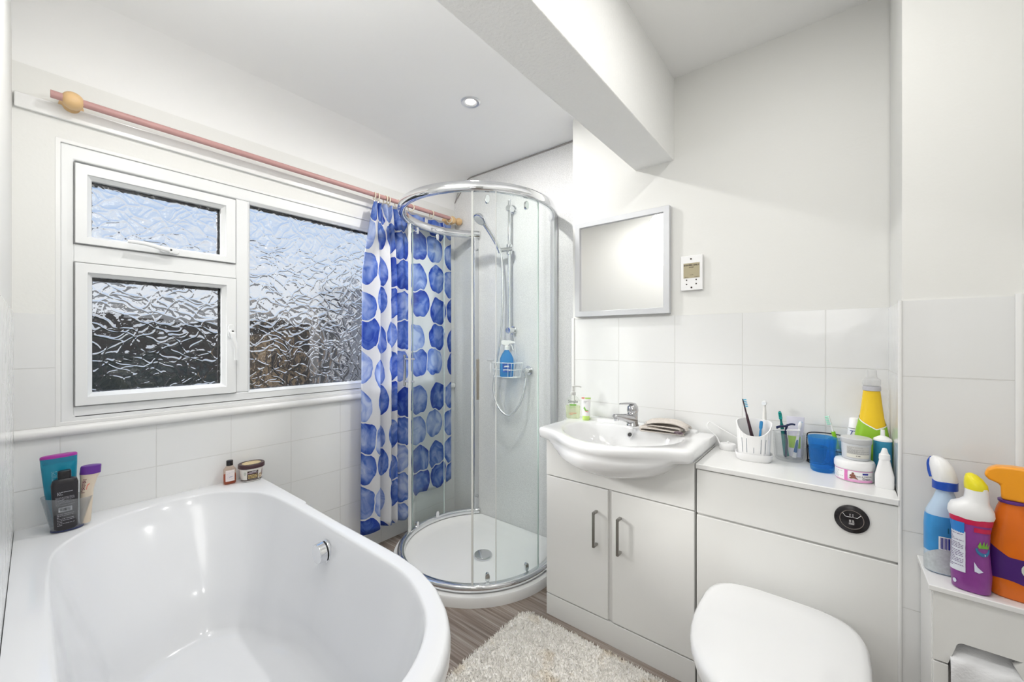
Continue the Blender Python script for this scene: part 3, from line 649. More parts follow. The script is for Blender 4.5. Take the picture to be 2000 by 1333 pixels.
for r_ in (.012, .022, .029):
    for q in range(int(r_ * 700)):
        a = 2 * PI * q / int(r_ * 700); cyl(bm, M @ Vector((r_ * math.cos(a), r_ * math.sin(a), .009)), M @ Vector((r_ * math.cos(a), r_ * math.sin(a), .012)), .0016, 6)
obj('spray_plate', bm, mat('spray_plate', (.80, .81, .80), .35), hd)
hose = catmull([(RXs - .043, RYs - .025, 1.71), (RXs - .03, RYs - .03, 1.60), (RXs - .028, RYs - .03, 1.45), (RXs - .045, RYs - .03, 1.20), (RXs - .085, RYs - .035, 1.00), (RXs - .095, RYs - .035, .86), (RXs - .045, RYs - .035, .765), (RXs + .025, RYs - .03, .735), (RXs + .09, RYs - .02, .80), (RXs + .118, RYs - .005, .90), (RXs + .122, RYs + .005, .975)], 8)
bm = B(); tube(bm, hose, .0065, 10); obj('hose', bm, mat('hose', (.78, .79, .80), .25, .7), sh)
bm = B(); cyl(bm, (RXs + .122, PY, 1.005), (RXs + .122, PY - .012, 1.005), .028, 28); cyl(bm, (RXs + .122, PY - .012, 1.005), (RXs + .122, PY - .055, 1.005), .015, 20); cyl(bm, (RXs + .122, PY - .043, 1.005), (RXs + .122, PY - .043, .965), .010, 16); obj('wall_outlet', bm, chrome, sh, bevel=.002)

bas = thing('shower_basket', 'white wire basket hanging in the shower below the riser rail', 'basket', (-1.535, 1.86, .965))
bm = B(); w_, d_ = .105, .05
for z, s_ in ((0, .82), (.045, .92), (.085, 1)):
    tube(bm, [(se(w_ * s_, d_ * s_, 3.2, 2 * PI * k / 40)[0], se(w_ * s_, d_ * s_, 3.2, 2 * PI * k / 40)[1], z) for k in range(40)], .0022, 8, closed=True)
for k in range(22):
    a = 2 * PI * (k + .5) / 22; p = se(w_, d_, 3.2, a); q = se(w_ * .82, d_ * .82, 3.2, a); cyl(bm, (*p, .085), (*q, 0), .0014, 6)
for k in range(7):
    x = -.07 + k * .0233; cyl(bm, (x, -.04, 0), (x, .04, 0), .0014, 6)
obj('wire_basket', bm, whitew, bas)
bm = B(); tube(bm, catmull([(-.03, .045, .085), (-.03, .05, .13), (-.008, .052, .25), (0, .03, .275), (.008, .052, .25), (.03, .05, .13), (.03, .045, .085)], 6), .002, 8); obj('hanger', bm, whitew, bas)

def spray_bottle(name, label, x, y, z, prof, bodym, neckm, headm, rz, s=1, head='trigger', cat='spray bottle', rotx=0):
    t = thing(name, label, cat, (x, y, z), rz); t.rotation_euler = (rotx, 0, rz)
    b = obj('bottle', loft(prof, 44), bodym, t, ang=60)
    return t, b
lb = clearmat('pale_blue_liquid', (.28, .62, .92), .1, .35, (.25, .60, .92)); bl_p = [(0, .034, .020, 3), (.004, .040, .025, 3), (.08, .041, .026, 3), (.11, .040, .025, 3), (.135, .028, .020, 2.4), (.155, .014, .014), (.165, .012, .012)]
t, b = spray_bottle('spray_cleaner', 'light blue spray cleaner bottle standing in the shower basket', -1.525, 1.845, .967, bl_p, lb, None, None, face_cam(-1.53, 1.845))
bm = lathe([(.014, .160), (.014, .182), (.008, .186), (.001, .186)], 20); obj('collar', bm, whitep, t)
bm = B(); prism(bm, [(-.030, .0), (-.034, .018), (-.026, .024), (.020, .024), (.046, .016), (.046, .006), (.016, .004), (.010, -.006), (-.010, -.006)], -.008, .008, Matrix.Translation((0, 0, .192)) @ Matrix.Rotation(PI / 2, 4, 'X')); sp = obj('spray_head', bm, whitep, t, bevel=.003)
bm = B(); tube(bm, catmull([(.018, 0, .196), (.030, 0, .185), (.034, 0, .168), (.040, 0, .160)], 5), .0035, 8); obj('trigger', bm, whitep, sp)
fn = on_loft(bl_p); patch('label', -.024, .024, .028, .082, fn, mat('navy_label', (.04, .12, .45), .4), t)
fn2 = lambda u, v: fn(u, v, .0012); polypatch('label_graphic', [[(-.018, .036), (.018, .036), (.018, .044), (-.018, .044)], [(-.016, .058), (.014, .058), (.010, .068), (-.012, .066)]], fn2, whitep, t)
razor = thing('razor', 'white razor resting on the left edge of the shower basket', 'razor', (-1.632, 1.825, 1.018), .4)
bm = B(); tube(bm, catmull([(0, 0, -.03), (0, -.006, .0), (0, -.002, .03), (.006, -.012, .048)], 5), .0065, 8); obj('razor_handle', bm, whitep, razor)
bm = B(); box(bm, -.022, .022, -.016, -.008, .040, .052); obj('razor_head', bm, satin, razor, bevel=.002)
# ------------------------------------------------------------------ vanity unit
V0, V1, VF, VM = -.972, -.368, 1.464, -.676
van = thing('vanity_unit', 'white two-door vanity unit under the basin', 'cabinet', ((V0 + V1) / 2, 1.6, 0))
vx = lambda x: x - (V0 + V1) / 2; vy = lambda y: y - 1.6
def pbox(name, x0, x1, y0, y1, z0, z1, m, par, origin, bevel=.0015):
    bm = B(); box(bm, x0 - origin[0], x1 - origin[0], y0 - origin[1], y1 - origin[1], z0, z1); return obj(name, bm, m, par, bevel=bevel)
O = ((V0 + V1) / 2, 1.6)
bm = B()
for a in ((V0, V0 + .016, VF + .001, VY - .001, 0, .767), (V1 - .017, V1 - .001, VF + .001, VY - .001, 0, .767), (V0 + .016, V1 - .017, VF + .02, VY - .001, .075, .093), (V0 + .016, V1 - .017, VY - .012, VY - .001, .093, .767)):
    box(bm, a[0] - O[0], a[1] - O[0], a[2] - O[1], a[3] - O[1], a[4], a[5])
box(bm, V0 + .002 - O[0], V1 - .002 - O[0], VF - .004 - O[1], VF + .002 - O[1], .085, .61)
obj('carcass', bm, lacquer, van, bevel=.001)
pbox('plinth', V0, V1, VF - .017, VF, 0, .090, lacquer, van, O)
pbox('fascia', V0, V1 - .002, VF - .018, VF - .0005, .604, .767, lacquer, van, O)
hs_ = mat('handle_nickel', (.40, .39, .37), .22, 1)
for x0, x1, hx_ in ((V0, VM - .009, -.733), (VM + .007, V1 - .002, -.634)):
    d = pbox('door', x0, x1, VF - .018, VF - .0005, .094, .600, lacquer, van, O, .003)
    bm = B(); tube(bm, [(hx_ - O[0], VF - .018 - O[1], .508), (hx_ - O[0], VF - .047 - O[1], .508 - .004), (hx_ - O[0], VF - .047 - O[1], .376 + .004), (hx_ - O[0], VF - .018 - O[1], .376)], .0001, 4)
    bm.clear()
    for b_ in ((-.005, .005, -.047, -.018, .502, .511), (-.005, .005, -.047, -.018, .373, .382), (-.005, .005, -.050, -.043, .373, .511)):
        box(bm, hx_ - O[0] + b_[0], hx_ - O[0] + b_[1], VF - O[1] + b_[2], VF - O[1] + b_[3], b_[4], b_[5])
    obj('handle', bm, hs_, d, bevel=.001)
pbox('door_gap', VM - .010, VM + .008, VF - .010, VF - .003, .094, .600, lacqueredge, van, O, 0)

# ------------------------------------------------------------------ basin
bas_ = thing('basin', 'white ceramic semi-recessed basin on the vanity unit', 'basin', (-.68, 1.6, .767))
bcx, bcy = -.68, 1.545
ro = [(-.366, 1.743), (-.994, 1.743), (-.994, 1.425), (-.985, 1.408), (-.94, 1.398), (-.887, 1.372), (-.82, 1.325), (-.75, 1.287), (-.68, 1.270), (-.61, 1.279), (-.54, 1.312), (-.48, 1.352), (-.435, 1.382), (-.39, 1.397), (-.375, 1.404), (-.366, 1.42)]
ro = [ro[0], ro[1]] + [(v.x, v.y) for v in catmull([(x, y, 0) for x, y in ro[2:]], 5)]
rib = [(v.x, v.y) for v in catmull([(x, y, 0) for x, y in [(-.452, 1.60), (-.52, 1.652), (-.68, 1.660), (-.84, 1.652), (-.912, 1.59), (-.915, 1.50), (-.863, 1.416), (-.781, 1.352), (-.696, 1.326), (-.610, 1.335), (-.537, 1.378), (-.474, 1.448), (-.446, 1.525)]], 6, True)]
NV = 160; va = [2 * PI * k / NV for k in range(NV)]
for cx_, cy_ in ((-.366, 1.743), (-.994, 1.743), (-.994, 1.425), (-.366, 1.42)):
    a = math.atan2(cy_ - bcy, cx_ - bcx) % (2 * PI); k = min(range(NV), key=lambda q: abs(va[q] - a)); va[k] = a
VO = [radial(ro, a, (bcx, bcy)) for a in va]; VI = [radial(rib, a, (bcx, bcy)) for a in va]
def bel(i, a_, b_, cy_):                                         # under-bowl ellipse, cut at the wall side
    t = va[i]; dx, dy = math.cos(t), math.sin(t); oy = cy_ - bcy
    A = dx * dx / a_ ** 2 + dy * dy / b_ ** 2; Bq = -2 * dy * oy / b_ ** 2; Cq = oy * oy / b_ ** 2 - 1
    return (-Bq + math.sqrt(max(0, Bq * Bq - 4 * A * Cq))) / (2 * A)
def vl(f, z): return [(bcx + math.cos(a) * f(i) + .68, bcy + math.sin(a) * f(i) - 1.6, (z(i) if callable(z) else z) - .767) for i, a in enumerate(va)]
back = lambda i: math.sin(va[i]) > .25
ledge = lambda i: .812
E_ = [(.292, .268, 1.545, .760, 1), (.272, .262, 1.545, .744, 1), (.252, .251, 1.545, .726, 1), (.230, .236, 1.545, .708, 1), (.20, .214, 1.545, .693, 1), (.16, .182, 1.545, .679, 1), (.10, .125, 1.54, .667, 1), (.02, .02, 1.54, .661, 1)]
L = []
for a_, b_, c_y, z, bl_ in reversed(E_): L.append(vl(lambda i: min(VO[i] - .008, bel(i, a_, b_, c_y)), z))
corner = lambda i: max(0, min(1, (VO[i] - bel(i, .30, .262, 1.545)) / .05))
L.append(vl(lambda i: VO[i] - .004 - .007 * max(0, -math.sin(va[i])), lambda i: .7695))
L.append(vl(lambda i: VO[i] - .001 - .003 * max(0, -math.sin(va[i])), .780)); L.append(vl(lambda i: VO[i], .790)); L.append(vl(lambda i: VO[i], .800)); L.append(vl(lambda i: VO[i] - .003 * (not back(i)), .807)); L.append(vl(lambda i: VO[i] - .009 * (not back(i)), .811)); L.append(vl(lambda i: VO[i] - .018, .812))
L.append(vl(lambda i: VI[i] + .008, .811)); L.append(vl(lambda i: VI[i] + .002, .808)); L.append(vl(lambda i: VI[i] - .003, .802))
for sc, z in ((.955, .785), (.90, .762), (.82, .738), (.70, .716), (.54, .702), (.34, .695), (.14, .692)): L.append(vl(lambda i: VI[i] * sc, z))
bm = B(); loops(bm, L, True, True); obj('bowl', bm, ceramic, bas_, ang=75)
# raised soap and tap ledge along the back
bm = B(); loops(bm, [[(px * s_ + ox, py * s_ + .107, z - .767) for px, py in [(.0, 0)] for _ in ()] for s_, ox, z in ()] or [[(se(.255, .028, 6, 2 * PI * k / 48)[0] * q, se(.255, .028, 6, 2 * PI * k / 48)[1] * q + .112, z - .767) for k in range(48)] for q, z in ((1, .8105), (.99, .819), (.96, .8225), (.9, .8235))]); obj('rear_ledge', bm, ceramic, bas_)
ov = Vector((.004, .041, .014))
M = Matrix.Translation(ov) @ Vector((0, -.85, .45)).to_track_quat('Z', 'Y').to_matrix().to_4x4()
bm = lathe([(.0085, 0), (.0125, 0), (.0135, .002), (.0125, .0045), (.0085, .0045), (.008, .002), (.0085, 0)], 28, cap0=False, cap1=False); bmesh.ops.transform(bm, matrix=M, verts=bm.verts); ovo = obj('overflow_ring', bm, chrome, bas_)
bm = lathe([(.001, .0005), (.0086, .0005), (.0086, .0018), (.001, .0018)], 24); bmesh.ops.transform(bm, matrix=M, verts=bm.verts); obj('overflow_hole', bm, dark, ovo)
bm = lathe([(.001, -.071), (.021, -.071), (.022, -.073), (.020, -.077)], 28); bmesh.ops.translate(bm, vec=(0, -.055, 0), verts=bm.verts); obj('waste', bm, chrome, bas_)

tap = thing('basin_tap', 'chrome single lever mixer tap on the basin', 'tap', (-.664, 1.638, .8235), 0)
tapm = mat('tap_chrome', (.55, .55, .56), .14, 1, noise=.15, nscale=60)
bm = loft([(0, .026, .024), (.004, .0255, .0235), (.010, .022, .021), (.03, .021, .021), (.052, .022, .022), (.058, .020, .020)], 32); obj('tap_body', bm, tapm, tap)
bm = B(); L = []
for q, (y, z, w, h) in enumerate([(.006, .024, .022, .024), (-.03, .032, .020, .020), (-.06, .040, .017, .015), (-.09, .046, .015, .012), (-.104, .047, .013, .010), (-.108, .047, .008, .006)]):
    L.append([(w * math.cos(t), y, z + h * math.sin(t)) for t in [2 * PI * k / 20 for k in range(20)]])
loops(bm, L); bmesh.ops.rotate(bm, cent=(0, 0, 0), matrix=Matrix.Rotation(-.35, 3, 'Z'), verts=bm.verts); sp_ = obj('spout', bm, tapm, tap)
bm = lathe([(.001, 0), (.009, 0), (.010, .004), (.009, .012), (.001, .012)], 20); bmesh.ops.translate(bm, vec=(-.032, -.092, .030), verts=bm.verts); obj('aerator', bm, chrome, sp_)
bm = lathe([(.001, .055), (.022, .056), (.0235, .064), (.022, .080), (.015, .090), (.001, .094)], 32)
le = obj('lever_cap', bm, tapm, tap)
bm = B(); L = []
for y, z, w, h in [(.012, .088, .010, .006), (-.010, .094, .013, .005), (-.035, .096, .0125, .004), (-.060, .096, .010, .003), (-.068, .095, .005, .002)]:
    L.append([(w * math.cos(t), y, z + h * math.sin(t)) for t in [2 * PI * k / 16 for k in range(16)]])
loops(bm, L); bmesh.ops.rotate(bm, cent=(0, 0, 0), matrix=Matrix.Rotation(-.45, 3, 'Z'), verts=bm.verts); obj('lever', bm, tapm, le)

# ------------------------------------------------------------------ toilet unit
T0, T1 = -.366, .131; O = ((T0 + T1) / 2, 1.6); WT = .767
wc = thing('toilet_unit', 'white back-to-wall toilet unit with a shelf top', 'cabinet', (O[0], O[1], 0))
bm = B()
for a in ((T0, T0 + .016, VF + .001, VY - .001, 0, .749), (T1 - .016, T1, VF + .001, VY - .001, 0, .749), (T0 + .016, T1 - .016, VF + .02, VY - .02, .73, .749)):
    box(bm, a[0] - O[0], a[1] - O[0], a[2] - O[1], a[3] - O[1], a[4], a[5])
box(bm, T0 + .004 - O[0], T1 - .002 - O[0], VF - .006 - O[1], VF + .002 - O[1], .01, .745)
obj('carcass', bm, lacquer, wc, bevel=.001)
pbox('worktop', T0 + .001, T1 + .0005, VF - .024, VY - .001, .750, WT, gloss, wc, O, .003)
pbox('upper_panel', T0 + .003, T1 - .001, VF - .018, VF, .600, .747, lacquer, wc, O, .0025)
pbox('lower_panel', T0 + .003, T1 - .001, VF - .018, VF, .003, .594, lacquer, wc, O, .0025)
bx, bz = .0365 - O[0], .690; by_ = VF - .018 - O[1]
MB_ = Matrix.Translation((bx, by_, bz)) @ Matrix.Rotation(PI / 2, 4, 'X')
bm = lathe([(.001, 0), (.0375, 0), (.0375, .004), (.035, .006), (.001, .006)], 48); bmesh.ops.transform(bm, matrix=MB_, verts=bm.verts); fb_ = obj('flush_button', bm, black, wc)
bm = lathe([(.0245, .006), (.026, .0062), (.026, .0075), (.0245, .0075), (.0245, .006)], 48, cap0=False, cap1=False); bmesh.ops.transform(bm, matrix=MB_, verts=bm.verts)
P = [(-.020, .016), (-.013, .0065), (.012, .0065), (.020, .016)]
tube(bm, [MB_ @ Vector((x, y, .0068)) for x, y in P], .0007, 6); obj('button_ring', bm, chrome, fb_)
fnb = lambda u, v: tuple(MB_ @ Vector((u, v, .0063)))
gm = mat('icon_grey', (.35, .34, .34), .5)
polypatch('button_icon', [[(-.006, -.014), (.005, -.014), (.006, -.009), (-.006, -.009)], [(-.0055, -.008), (-.001, -.008), (-.001, -.001), (-.0055, -.001)], [(.001, -.008), (.0055, -.008), (.0045, -.001), (.001, -.001)],
    [(-.005, .012), (-.002, .012), (-.002, .015), (-.005, .015)], [(.001, .012), (.004, .012), (.004, .015), (.001, .015)], [(-.005, .008), (-.002, .008), (-.002, .0105), (-.005, .0105)], [(.001, .008), (.004, .008), (.004, .0105), (.001, .0105)]], fnb, gm, fb_)

toi = thing('toilet', 'white toilet with closed lid in front of the toilet unit', 'toilet', (-.118, 1.430, 0))
def tl(hw, yb, yf, z, n=40, r=.9):
    """D-shaped outline: squared at the back (yb), rounded at the front (yf)"""
    P = []; ym = yb - (yb - yf) * .38
    for k in range(n):
        t = 2 * PI * k / n; c, s = math.cos(t), math.sin(t)
        if s >= 0: x, y = se(hw, yb - ym, 3.6, t); y += ym
        else: x, y = se(hw, ym - yf, 2.3, t); y += ym
        P.append((x, y, z))
    return P
bm = loops(B(), [tl(.11, -.002, -.36, 0), tl(.115, -.002, -.37, .06), tl(.12, -.002, -.39, .2), tl(.155, -.002, -.46, .32), tl(.168, -.002, -.485, .385), tl(.168, -.002, -.485, .392)]); obj('pan', bm, ceramic, toi)
bm = loops(B(), [tl(.172, -.045, -.49, .394), tl(.178, -.04, -.497, .399), tl(.178, -.04, -.497, .408), tl(.172, -.045, -.49, .411)]); obj('seat', bm, ceramic, toi)
bm = loops(B(), [tl(.176, -.040, -.497, .413), tl(.184, -.033, -.503, .417), tl(.184, -.033, -.503, .432), tl(.178, -.040, -.496, .441), tl(.165, -.053, -.48, .446), tl(.10, -.11, -.40, .449), tl(.01, -.22, -.25, .450)]); obj('lid', bm, ceramic, toi)
for s_ in (-.075, .075):
    bm = B(); cyl(bm, (s_, -.022, .394), (s_, -.022, .416), .013, 18); obj('hinge', bm, ceramic, toi, bevel=.003)

# ------------------------------------------------------------------ bath mat
rug = None
def rugmat():
    m = mat('cream_pile', (.62, .575, .51), .95, noise=.0); n, l = nodes_of(m); b = n['Principled BSDF']; t = n.new('ShaderNodeTexCoord')
    s = n.new('ShaderNodeTexNoise'); s.inputs['Scale'].default_value = 7; s.inputs['Detail'].default_value = 6; l.new(t.outputs['Object'], s.inputs['Vector'])
    r = n.new('ShaderNodeValToRGB'); r.color_ramp.elements[0].position = .28; r.color_ramp.elements[0].color = (.82, .73, .60, 1); r.color_ramp.elements[1].position = .42; r.color_ramp.elements[1].color = (.97, .945, .90, 1)
    l.new(s.outputs['Fac'], r.inputs[0]); l.new(r.outputs[0], b.inputs['Base Color']); return m
rm = rugmat(); rx0, rx1, ry0, ry1 = -1.055, -.395, .90, 1.402; rcx, rcy = (rx0 + rx1) / 2, (ry0 + ry1) / 2
vs, fs = [], []
def rugin(x, y, r=.06):
    dx = max(abs(x - rcx) - ((rx1 - rx0) / 2 - r), 0); dy = max(abs(y - rcy) - ((ry1 - ry0) / 2 - r), 0); return math.hypot(dx, dy) <= r
base = [(rcx + se((rx1 - rx0) / 2 - .004, (ry1 - ry0) / 2 - .004, 9, 2 * PI * k / 80)[0], rcy + se((rx1 - rx0) / 2 - .004, (ry1 - ry0) / 2 - .004, 9, 2 * PI * k / 80)[1]) for k in range(80)]
bm = prism(B(), base, .001, .009); rug = obj('bath_mat', bm, rm, sm=False); tag(rug, 'cream shaggy bath mat on the striped floor', 'bath mat')
rnd = random.Random(4)
for k in range(26000):
    x = rnd.uniform(rx0, rx1); y = rnd.uniform(ry0, ry1)
    if not rugin(x, y): continue
    a = rnd.uniform(0, 2 * PI); h = rnd.uniform(.013, .019); w = .0022; lx, ly = rnd.gauss(0, .0035), rnd.gauss(0, .0035)
    i = len(vs); dx, dy = w * math.cos(a), w * math.sin(a)
    vs += [(x - dx, y - dy, .007), (x + dx, y + dy, .007), (x + dx * .8 + lx * .6, y + dy * .8 + ly * .6, h * .7), (x - dx * .8 + lx * .6, y - dy * .8 + ly * .6, h * .7), (x + lx * 1.3, y + ly * 1.3, h)]
    fs += [(i, i + 1, i + 2, i + 3), (i + 3, i + 2, i + 4)]
me = bpy.data.meshes.new('pile'); me.from_pydata(vs, [], fs); me.materials.append(rm); pl = link(bpy.data.objects.new('pile', me), rug); tag(pl, kind='stuff')

# ------------------------------------------------------------------ mirror and shaver socket
mir = thing('mirror', 'rectangular wall mirror with a silver grey frame', 'mirror', (-.766, VY, 1.525))
bm = B(); rect_ring(bm, 'y', 0 - .022, .022, -.226, .226, -.228, .228, .026); obj('frame', bm, mat('silver_frame', (.62, .63, .65), .4, .25), mir, bevel=.002)
bm = B(); box(bm, -.203, .203, -.012, -.001, -.205, .205); obj('mirror_glass', bm, mat('mirror_glass', (.93, .93, .92), .01, 1), mir, sm=False)
soc = thing('shaver_socket', 'white shaver socket with a beige printed plate beside the mirror', 'socket', (-.4555, VY, 1.459))
bm = B(); box(bm, -.042, .042, -.010, 0, -.071, .071); obj('socket_plate', bm, whitep, soc, bevel=.002)
bm = B(); box(bm, -.031, .031, -.0112, -.0095, -.021, .040); st = obj('voltage_plate', bm, mat('beige_plate', (.42, .37, .24), .4), soc)
ink = mat('dark_ink', (.05, .035, .03), .6)
fs_ = lambda u, v: (u, -.0115, v)
text_on('lettering', 'SHAVERS ONLY', .0085, lambda u, v: fs_(u, v + .031), ink, st, bold=.0003)
text_on('lettering', 'SOCKET', .005, lambda u, v: fs_(u, v + .022), ink, st, bold=.0002)
lines_print('small_print', -.006, .008, -.010, -.007, 1, fs_, ink, st); lines_print('small_print', -.026, -.012, -.019, -.016, 1, fs_, ink, st, seed=2); lines_print('small_print', .012, .028, -.019, -.016, 1, fs_, ink, st, seed=4)
for x, z, r_ in ((-.002, .057, .0035), (0, -.060, .0035)):
    bm = B(); cyl(bm, (x, -.011, z), (x, -.0095, z), r_, 16); obj('screw', bm, ink, soc)
for x in (-.019, .018):
    for z in (-.029, -.046):
        bm = B(); cyl(bm, (x, -.0108, z), (x, -.0095, z), .0028, 14); obj('pin_hole', bm, ink, soc)

# ------------------------------------------------------------------ things on the basin
def place(name, label, cat, x, y, z, off=0, group=None): return thing(name, label, cat, (x, y, z), face_cam(x, y, off), group)
ZL = .8125
t = place('soap_dispenser', 'clear pump bottle of pale green hand soap on the left of the basin', 'soap bottle', -.972, 1.672, ZL)
p = [(0, .030, .018, 3), (.004, .034, .021, 2.8), (.05, .036, .022, 2.6), (.08, .035, .0215, 2.5), (.098, .024, .017, 2.2), (.108, .013, .013), (.112, .013, .013)]
b = obj('bottle', loft(p, 40), clearmat('clear_bottle', (.985, .99, .98), .12, .10, (.88, .90, .86)), t, ang=70)
li = [(.002, .0285, .0165, 3), (.006, .032, .019, 2.8), (.05, .034, .020, 2.6), (.060, .034, .020, 2.6)]
obj('liquid', loft(li, 36), clearmat('pale_green_soap', (.94, .96, .84), .08, .35, (.86, .90, .70)), b)
bm = lathe([(.012, .110), (.013, .112), (.013, .124), (.006, .127), (.004, .129), (.004, .148), (.006, .149), (.006, .153), (.001, .154)], 20); tube(bm, catmull([(0, 0, .151), (.020, 0, .152), (.034, 0, .150), (.038, 0, .146)], 4), .0035, 8); obj('pump', bm, mat('grey_pump', (.62, .62, .60), .35), t)
fn = on_loft(p, eps=.001); grn = mat('label_green', (.22, .50, .10), .5); red = mat('label_red', (.75, .22, .16), .5)
text_on('lettering', 'Simple', .018, lambda u, v: fn(u, v + .082), mat('grey_ink', (.12, .14, .13), .5), t, bold=.0002, squeeze=.95)
patch('green_label', -.015, .015, .062, .070, fn, grn, t, 6, 2); lines_print('small_print', -.012, .012, .050, .058, 2, fn, grn, t); lines_print('red_print', -.015, .015, .018, .030, 2, fn, red, t, seed=5)

t = place('cream_tube', 'small white and green cream tube standing on its cap beside the soap', 'tube', -.902, 1.672, ZL)
p = [(0, .0150, .0150), (.003, .0165, .0165), (.020, .0165, .0165), (.0205, .0175, .0165), (.05, .0185, .014), (.085, .0205, .007), (.104, .0215, .0016), (.108, .0215, .0014)]
obj('tube_body', loft(p[3:], 32), whitep, t, ang=70); obj('cap', loft(p[:3] + [(.0205, .016, .016)], 32), mat('lime_cap', (.56, .78, .20), .35), t)
fn = on_loft(p, eps=.001); patch('green_label', -.004, .0205, .0985, .1035, fn, mat('lime', (.45, .72, .12), .5), t, 6, 2); patch('red_label', -.020, -.006, .0985, .1045, fn, red, t, 5, 2)
polypatch('swirl', [[(-.012, .055), (-.008, .064), (.0, .050), (.010, .047), (.010, .043), (-.004, .044)]], fn, grn, t); polypatch('red_swirl', [[(-.006, .047), (.006, .041), (.012, .042), (.006, .038), (-.004, .042)]], fn, red, t); lines_print('small_print', -.010, .010, .078, .090, 3, fn, gm, t)
obj_ = None

def cloth_fold(name, label, x, y, z, rz):
    t = thing(name, label, 'face cloth', (x, y, z), rz)
    # sheet folded over three times: profile runs in x-z, extruded in y
    prof = [(.078, .003), (.0, .003), (-.070, .004), (-.082, .010), (-.072, .0155), (.0, .0150), (.058, .0145), (.072, .019), (.062, .0235), (-.01, .0245), (-.048, .026), (-.060, .0315), (-.050, .0365), (-.01, .040), (.05, .040), (.085, .030), (.092, .018)]
    P = catmull([(a, 0, b) for a, b in prof], 5); n = 26; bm = B(); G = []; rnd = random.Random(3)
    for j in range(n + 1):
        s = j / n - .5; row = []
        for i, q in enumerate(P):
            k = i / len(P); wob = .0025 * math.sin(i * .31 + j * .5) + .002 * math.sin(j * .9 + k * 14); edge = 1 - .0 * abs(s)
            z_ = max(.0015, q.z + wob * (k > .12) + .010 * max(0, k - .75) * math.sin(s * 9 + 1))
            row.append(bm.verts.new((q.x + .004 * math.sin(j * .7 + k * 9), s * (.105 + .012 * math.sin(k * 6)) + .004 * math.sin(i * .4), z_)))
        G.append(row)
    for A, D in zip(G, G[1:]):
        for i in range(len(P) - 1): bm.faces.new((A[i], A[i + 1], D[i + 1], D[i]))
    o = obj('cloth', bm, mat('oatmeal_terry', (.68, .63, .58), .95, noise=.18, nscale=120, bump=1, bscale=420), t, recalc=False, ang=180)
    m = o.modifiers.new('thick', 'SOLIDIFY'); m.thickness = .0035; m.offset = 0
    bm = B(); fsn = [(.060, -.058, .010), (.050, -.060, .013), (.060, -.061, .016), (.074, -.060, .015), (.080, -.058, .011), (.072, -.060, .008), (.060, -.058, .010)]
    tube(bm, catmull(fsn, 4), .0022, 8); obj('care_label', bm, mat('dark_edge', (.18, .13, .16), .7), t)
cloth_fold('face_cloth', 'folded oatmeal face cloth on the right of the basin', -.540, 1.655, .8135, .12)

ch = place('charger', 'round white toothbrush charger with a looped cable on the shelf', 'charger', -.316, 1.704, WT)
obj('charger_base', loft([(0, .026, .024), (.003, .029, .026), (.018, .029, .026), (.023, .026, .023), (.024, .010, .010)], 36), whitep, ch)
obj('charger_pin', loft([(.0235, .004, .004), (.031, .0035, .0035), (.032, .001, .001)], 16), whitep, ch)
ch.rotation_euler = (0, 0, 0)
bm = B(); tube(bm, catmull([(-.026, .0, .012), (-.045, .02, .040), (-.075, .015, .072), (-.068, .026, .092), (-.03, .030, .070), (.02, .032, .045), (.050, .028, .034), (.055, .024, .050), (.040, .020, .072), (.050, .018, .090), (.09, .016, .075)], 8), .0022, 8); obj('cable', bm, whitep, ch)

# ------------------------------------------------------------------ white toothbrush holder and what stands in it
hb = place('toothbrush_holder', 'white ribbed plastic holder with scooped front on an oval tray', 'toothbrush holder', -.219, 1.614, WT)
hb.scale = (1.10, 1.0, 1.17)
obj('drip_tray', loops(B(), [[(*se(a, b, 2.6, 2 * PI * k / 48), z) for k in range(48)] for a, b, z in ((.044, .034, 0), (.048, .038, .004), (.052, .042, .022), (.050, .040, .022), (.046, .036, .010), (.010, .008, .008))]), whitep, hb)
bm = B(); NS = 72; L = []
def hz(t): return .112 - .036 * max(0, -math.sin(t)) ** 1.3 * 1.0 + .006 * max(0, math.sin(t))
for side in ((1, 0), (1, 1), (.94, 1), (.94, .1)):
    q, top_ = side; row = []
    for k in range(NS):
        t = 2 * PI * k / NS; zt = hz(t) if top_ == 1 else (.010 if top_ == 0 else .016); fl = 1 + (.16 if top_ == 1 else 0)
        rib = 1 + (.012 if k % 3 == 0 else -.006) * (q == 1)
        x, y = se(.042 * q * fl * rib, .034 * q * fl * rib, 2.6, t); row.append((x, y, zt))
    L.append(row)
mid = [( (a[0] * .35 + b[0] * .65), (a[1] * .35 + b[1] * .65), (a[2] * .35 + b[2] * .65)) for a, b in zip(L[0], L[1])]
loops(bm, [L[0], L[1], L[2], L[3]], True, True); cupo = obj('cup', bm, whitep, hb, ang=30)
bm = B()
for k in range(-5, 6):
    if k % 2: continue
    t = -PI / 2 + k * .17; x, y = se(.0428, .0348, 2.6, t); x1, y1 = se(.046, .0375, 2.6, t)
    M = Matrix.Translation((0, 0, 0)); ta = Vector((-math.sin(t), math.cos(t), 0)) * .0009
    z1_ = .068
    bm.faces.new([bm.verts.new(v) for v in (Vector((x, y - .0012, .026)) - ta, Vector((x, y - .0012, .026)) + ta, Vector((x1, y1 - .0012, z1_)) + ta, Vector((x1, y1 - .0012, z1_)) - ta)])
obj('slots', bm, mat('slot_shadow', (.25, .28, .32), .6), cupo, recalc=False); tag(bpy.data.objects['slots'])

